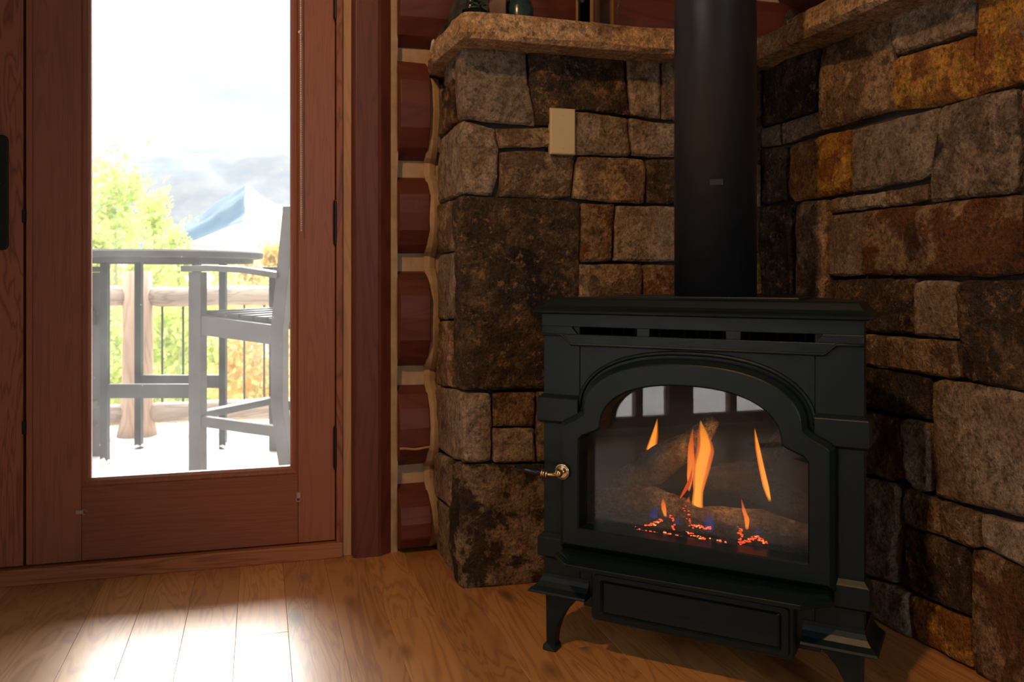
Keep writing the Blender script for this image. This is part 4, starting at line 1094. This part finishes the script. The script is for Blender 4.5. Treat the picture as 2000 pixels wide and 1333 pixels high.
# bar chairs
def chair(loc, ang, label):
    """local: x from front post to back, y away from the near side"""
    c = empty('bar_chair', loc, ang); tag(c, label, 'chair', 'bar chairs on the deck')
    Wd, Dp = 0.60, 0.49
    for y in (0, Wd):
        bm = bmesh.new(); bar(bm, (0, y, 0), (0, y, 0.97), 0.045, 0.075, up=(1, 0, 0)); new_obj('front_leg', bm, M_poly, c, bevel=0.003)
        bm = bmesh.new(); loft(bm, [[(x+dx, y+dy, z) for dx, dy in ((-.035, -.022), (.035, -.022), (.035, .022), (-.035, .022))] for x, z in ((Dp+0.05, 0), (Dp-0.01, 0.35), (Dp-0.01, 0.70), (Dp+0.02, 0.95), (Dp+0.06, 1.27))])
        new_obj('back_leg', bm, M_poly, c, bevel=0.003)
        bm = bmesh.new(); loft(bm, [[(x, y-wd, z), (x, y+wd, z), (x, y+wd, z+.028), (x, y-wd, z+.028)] for x, z, wd in ((-0.06, 0.972, .05), (0.1, 0.975, .055), (0.3, 0.965, .045), (Dp+0.0, 0.940, .035))])
        new_obj('arm', bm, M_poly, c, bevel=0.003)
        bm = bmesh.new(); bar(bm, (0.03, y, 0.715), (Dp-0.03, y, 0.68), 0.035, 0.09); new_obj('seat_rail', bm, M_poly, c, bevel=0.002)
        bm = bmesh.new(); bar(bm, (0.03, y, 0.255), (Dp-0.0, y, 0.235), 0.035, 0.05); new_obj('side_stretcher', bm, M_poly, c, bevel=0.002)
    bm = bmesh.new(); bar(bm, (0, 0.02, 0.28), (0, Wd-0.02, 0.28), 0.06, 0.035); new_obj('footrest', bm, M_poly, c, bevel=0.002)
    bm = bmesh.new(); bar(bm, (0, 0.02, 0.73), (0, Wd-0.02, 0.73), 0.03, 0.08); new_obj('front_rail', bm, M_poly, c, bevel=0.002)
    for k in range(6):
        x = 0.03+k*0.08; bm = bmesh.new(); bar(bm, (x, 0.025, 0.775-x*0.07), (x, Wd-0.025, 0.775-x*0.07), 0.07, 0.02); new_obj('seat_slat', bm, M_poly, c)
    for z in (0.98, 1.20):
        x = Dp+0.02+(z-0.95)*0.125; bm = bmesh.new(); bar(bm, (x, 0.02, z), (x, Wd-0.02, z), 0.02, 0.09); new_obj('back_rail', bm, M_poly, c)
    for k in range(5):
        y = 0.10+k*0.10; bm = bmesh.new(); bar(bm, (Dp-0.02, y, 0.74), (Dp+0.055, y, 1.20), 0.06, 0.018, up=(1, 0, 0)); new_obj('back_slat', bm, M_poly, c)
    return c
chair((-0.2835, 4.444, DZ), math.atan2(-0.308, 0.382), 'brown-grey bar chair seen from its side, right of the table')
c2 = chair((-0.69, 4.46, DZ), 0, 'brown-grey bar chair partly hidden by the left door stile')
c2.scale = (1, 1, 1)
for o in list(c2.children): pass
c2.rotation_euler = (0, 0, PI+math.radians(-14)); c2.location = (-0.69-0.145, 4.46+0.582, DZ)
# railing
rl = empty('deck_railing', (0, 5.62, DZ)); tag(rl, 'log railing with thin dark balusters at the deck edge', 'railing')
def rlog(x0, x1, z, r, seed):
    bm = bmesh.new(); pts = []; rads = []
    for k in range(30):
        t = k/29; pts.append((x0+(x1-x0)*t, noise.noise(Vector((t*4, seed, 0)))*0.02, z+noise.noise(Vector((t*5, seed, 4)))*0.012)); rads.append(r*(1+0.10*noise.noise(Vector((t*6, seed, 9)))))
    rads[0] = rads[-1] = r*0.8
    tube(bm, pts, rads, 16); return bm
PX = [-4.0, -2.3, -0.70, 1.1, 2.8]
for i in range(4):
    new_obj('top_rail', rlog(PX[i]+0.06, PX[i+1]-0.06, 0.83, 0.060, i), M_rail, rl, smooth=True)
    new_obj('bottom_rail', rlog(PX[i]+0.06, PX[i+1]-0.06, 0.13, 0.062, i+9), M_rail, rl, smooth=True)
    x = PX[i]+0.14
    while x < PX[i+1]-0.1:
        bm = bmesh.new(); cyl(bm, (x, 0, 0.16), (x, 0, 0.80), 0.0065, seg=6); new_obj('baluster', bm, M_iron_b, rl)
        x += 0.118
for x in PX:
    bm = bmesh.new(); tube(bm, [(x, 0, 0), (x, 0, 0.08), (x, 0.0, 0.2), (x+0.005, 0, 0.6), (x, 0, 0.98)], [0.115, 0.10, 0.088, 0.085, 0.08], 20)
    new_obj('post', bm, M_railp, rl, smooth=True)
# terrain
def terrain(name, fn, x0, x1, y0, y1, nx, ny, m, label):
    bm = bmesh.new(); V = [[bm.verts.new((x0+(x1-x0)*i/nx, y0+(y1-y0)*j/ny, fn(x0+(x1-x0)*i/nx, y0+(y1-y0)*j/ny))) for i in range(nx+1)] for j in range(ny+1)]
    for j in range(ny):
        for i in range(nx): bm.faces.new((V[j][i], V[j][i+1], V[j+1][i+1], V[j+1][i]))
    o = new_obj(name, bm, m, smooth=True); tag(o, label, kind='structure'); return o
def leafy(name, c1, c2, c3, sc):
    m, nt, p = mat(name); v, r = coords(nt, rnd=5)
    c = ramp(nt, noi(nt, v, sc, 5, 0.7), [(0.35, c1), (0.5, c2), (0.65, c3)]); nt.links.new(c, p.inputs['Base Color']); p.inputs['Roughness'].default_value = 0.9
    return m
M_meadow = leafy('meadow_green', (0.20, 0.26, 0.05), (0.30, 0.34, 0.08), (0.45, 0.38, 0.12), 0.6)
M_hill = leafy('autumn_hill', (0.46, 0.27, 0.10), (0.50, 0.33, 0.16), (0.24, 0.24, 0.14), 0.10)
M_far = leafy('far_mountain_rock', (0.095, 0.11, 0.13), (0.125, 0.13, 0.14), (0.16, 0.155, 0.15), 0.02)
M_peak = leafy('blue_shaded_slope', (0.035, 0.075, 0.105), (0.045, 0.085, 0.115), (0.07, 0.10, 0.12), 0.05)  # shade on the slope put into the base colour
F = lambda x, y, s, o=0: noise.fractal(Vector((x/s+o, y/s, o)), 0.9, 2.1, 6)
terrain('meadow', lambda x, y: -1.2-(y-6)*0.10+F(x, y, 9)*0.5, -60, 60, 6.0, 90, 60, 50, M_meadow, 'yellow-green meadow slope falling away below the deck')
def hillz(x, y):
    # orange hill rising to the right
    return 6.5+(x+10)*(0.42 if x > -10 else 0.30)*(1 if x < 25 else 0.9)+F(x, y, 30, 3)*1.6-abs(y-150)*0.22
terrain('autumn_hill', hillz, -70, 150, 90, 210, 60, 30, M_hill, 'orange autumn hillside rising at the right behind the chair')
def peakz(x, y):
    dx = x+8; dy = abs(y-600)*0.30
    return 62-(-dx*0.62 if dx < 0 else dx*0.50+4*math.sin(dx*0.12))-dy+F(x, y, 50, 7)*7
m_, nt_, p_ = mat('shaded_and_lit_slope'); v_, r_ = coords(nt_, rnd=1)
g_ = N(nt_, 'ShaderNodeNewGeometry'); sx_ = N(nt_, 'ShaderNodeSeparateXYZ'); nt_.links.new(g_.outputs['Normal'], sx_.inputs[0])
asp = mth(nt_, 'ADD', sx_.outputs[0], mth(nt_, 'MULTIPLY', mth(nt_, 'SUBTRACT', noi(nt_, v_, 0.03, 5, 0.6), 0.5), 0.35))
nt_.links.new(ramp(nt_, mth(nt_, 'ADD', asp, 0.5), [(0.40, (0.030, 0.065, 0.10)), (0.56, (0.17, 0.185, 0.20))]), p_.inputs['Base Color']); p_.inputs['Roughness'].default_value = 0.95  # left-facing ground painted blue for shade, right-facing pale for sunlight
terrain('blue_peak', peakz, -120, 160, 330, 760, 110, 80, m_, 'mountain shoulder with a forested left slope painted shadow blue and a right slope painted sunlit pale')
def farz(x, y):
    r = 1-min(1, abs(y-1500)/350)
    return -20+r*(222+F(x, 7, 260, 2)*40)+F(x, y, 120, 5)*14*r
terrain('far_mountain', farz, -1900, 1600, 1150, 1900, 130, 40, M_far, 'pale grey mountain range on the horizon')

# aspens and bushes
def leaf_mat(name, c1, c2, c3):
    m, nt, p = mat(name); g = N(nt, 'ShaderNodeNewGeometry')
    c = ramp(nt, g.outputs['Random Per Island'], [(0.0, c1), (0.5, c2), (1.0, c3)])
    nt.links.new(c, p.inputs['Base Color']); p.inputs['Roughness'].default_value = 0.7
    tl = N(nt, 'ShaderNodeBsdfTranslucent'); nt.links.new(c, tl.inputs[0]); mx = N(nt, 'ShaderNodeMixShader'); mx.inputs[0].default_value = 0.45
    nt.links.new(p.outputs[0], mx.inputs[1]); nt.links.new(tl.outputs[0], mx.inputs[2]); nt.links.new(mx.outputs[0], nt.nodes['Material Output'].inputs[0])
    return m
M_leafy = leaf_mat('aspen_leaf', (0.36, 0.44, 0.13), (0.50, 0.56, 0.18), (0.62, 0.58, 0.22))
M_leafo = leaf_mat('orange_leaf', (0.66, 0.46, 0.18), (0.66, 0.40, 0.16), (0.60, 0.52, 0.20))
def tree(x, y, z, h, r, n, ls, m, label, name='aspen_tree', low=0.25, grp='trees beyond the railing', seed=0):
    t = empty(name, (x, y, z)); tag(t, label, 'tree' if name != 'bush' else 'bush', grp)
    R_ = random.Random(seed*31+int(x*10)); bm = bmesh.new()
    if name != 'bush':
        tube(bm, [(0, 0, 0), (0.04*h*0.1, 0, h*0.5), (0, 0.02, h*0.97)], [0.03*h*0.25+0.03, 0.035, 0.01], 8)
        for k in range(8):
            a = R_.uniform(0, 2*PI); zz = h*R_.uniform(0.35, 0.85); tube(bm, [(0, 0, zz), (math.cos(a)*r*0.4, math.sin(a)*r*0.4, zz+h*0.06), (math.cos(a)*r*0.75, math.sin(a)*r*0.75, zz+h*0.14)], [0.02, 0.012, 0.005], 5)
        new_obj('trunk', bm, M_bark, t)
    else: 
        for k in range(6):
            a = R_.uniform(0, 2*PI); tube(bm, [(0, 0, 0), (math.cos(a)*r*0.5, math.sin(a)*r*0.5, h*0.8)], [0.02, 0.006], 5)
        new_obj('stem', bm, M_bark, t)
    vs = []; fs = []
    clumps = []
    for k in range(46):
        zz = R_.uniform(low, 1.0)**0.9; rad = r*(1.15-zz)**0.6*R_.random()**0.5; a = R_.uniform(0, 2*PI)
        clumps.append((Vector((rad*math.cos(a), rad*math.sin(a), zz*h)), r*R_.uniform(0.10, 0.25)))
    for k in range(n):
        c, cr_ = R_.choice(clumps); p = c+Vector((R_.gauss(0, 1), R_.gauss(0, 1), R_.gauss(0, 1)*1.3))*cr_
        d = Vector((R_.uniform(-1, 1), R_.uniform(-1, 1), R_.uniform(-1, 1))).normalized(); e = d.orthogonal().normalized()
        s_ = ls*R_.uniform(0.7, 1.3); i0 = len(vs)
        vs += [p-d*s_, p+e*s_*0.8, p+d*s_, p-e*s_*0.8]; fs.append((i0, i0+1, i0+2, i0+3))
    me = bpy.data.meshes.new('foliage'); me.from_pydata(vs, [], fs); me.materials.append(m)
    o = bpy.data.objects.new('foliage', me); COL.objects.link(o); o.parent = t; o['kind'] = 'stuff'
    return t
def at(px, Y): return on_y(px, 540, Y).x
tree(at(225, 14), 14, -2.2, 4.45, 0.75, 2600, 0.05, M_leafy, 'tallest pale yellow-green aspen, left behind the table', seed=1)
tree(at(300, 17), 17, -2.4, 4.6, 0.8, 2600, 0.05, M_leafy, 'middle yellow-green aspen behind the bar table', seed=2)
tree(at(350, 20), 20, -2.5, 4.2, 0.75, 2400, 0.05, M_leafy, 'right aspen with thinner crown behind the table edge', seed=3)
tree(at(183, 12.5), 12.5, -2.0, 3.3, 0.35, 2000, 0.045, M_leafy, 'low leafy aspen beside the left glass edge', seed=4)
tree(at(135, 16), 16, -2.4, 4.4, 0.6, 1800, 0.05, M_leafy, 'leafy aspen mostly hidden behind the left stile', seed=5)
for i, (px, Y, h, m, lb) in enumerate(((200, 9, 2.0, M_leafy, 'green bush behind the left end of the railing'), (330, 9.5, 2.1, M_leafy, 'yellow-green bush behind the balusters right of the log post'),
      (430, 10, 2.3, M_leafy, 'green bush behind the chair leg and balusters'), (500, 9.5, 2.2, M_leafo, 'orange-yellow bush behind the bar chair seat'), (590, 10, 2.7, M_leafo, 'orange bush at the right glass edge'),
      (262, 9, 1.9, M_leafy, 'green bush hidden behind the log post'))):
    Y += (i%3)*1.5
    tree(at(px, Y), Y, -1.55-(Y-9)*0.1, h+(i%3)*0.12, 0.55 if i < 5 else 0.22, 2200, 0.04, m, lb, 'bush', 0.05, 'bushes below the deck railing', seed=10+i)
for i, (px, Y, z, h, m, lb) in enumerate(((440, 60, -4, 7, M_leafy, 'distant green tree at the foot of the orange hill'), (480, 62, -3.2, 7.5, M_leafo, 'distant orange tree on the hill left of the chair'), (530, 60, -2.5, 8, M_leafo, 'distant orange tree on the hill behind the chair back'),
      (400, 58, -5, 6.5, M_leafy, 'distant pale tree below the blue peak'))):
    Y += i*14
    tree(at(px, Y), Y, z-2, h, 1.7, 1500, 0.22, m, lb, 'distant_tree', 0.1, 'trees on the far hillside', seed=30+i)
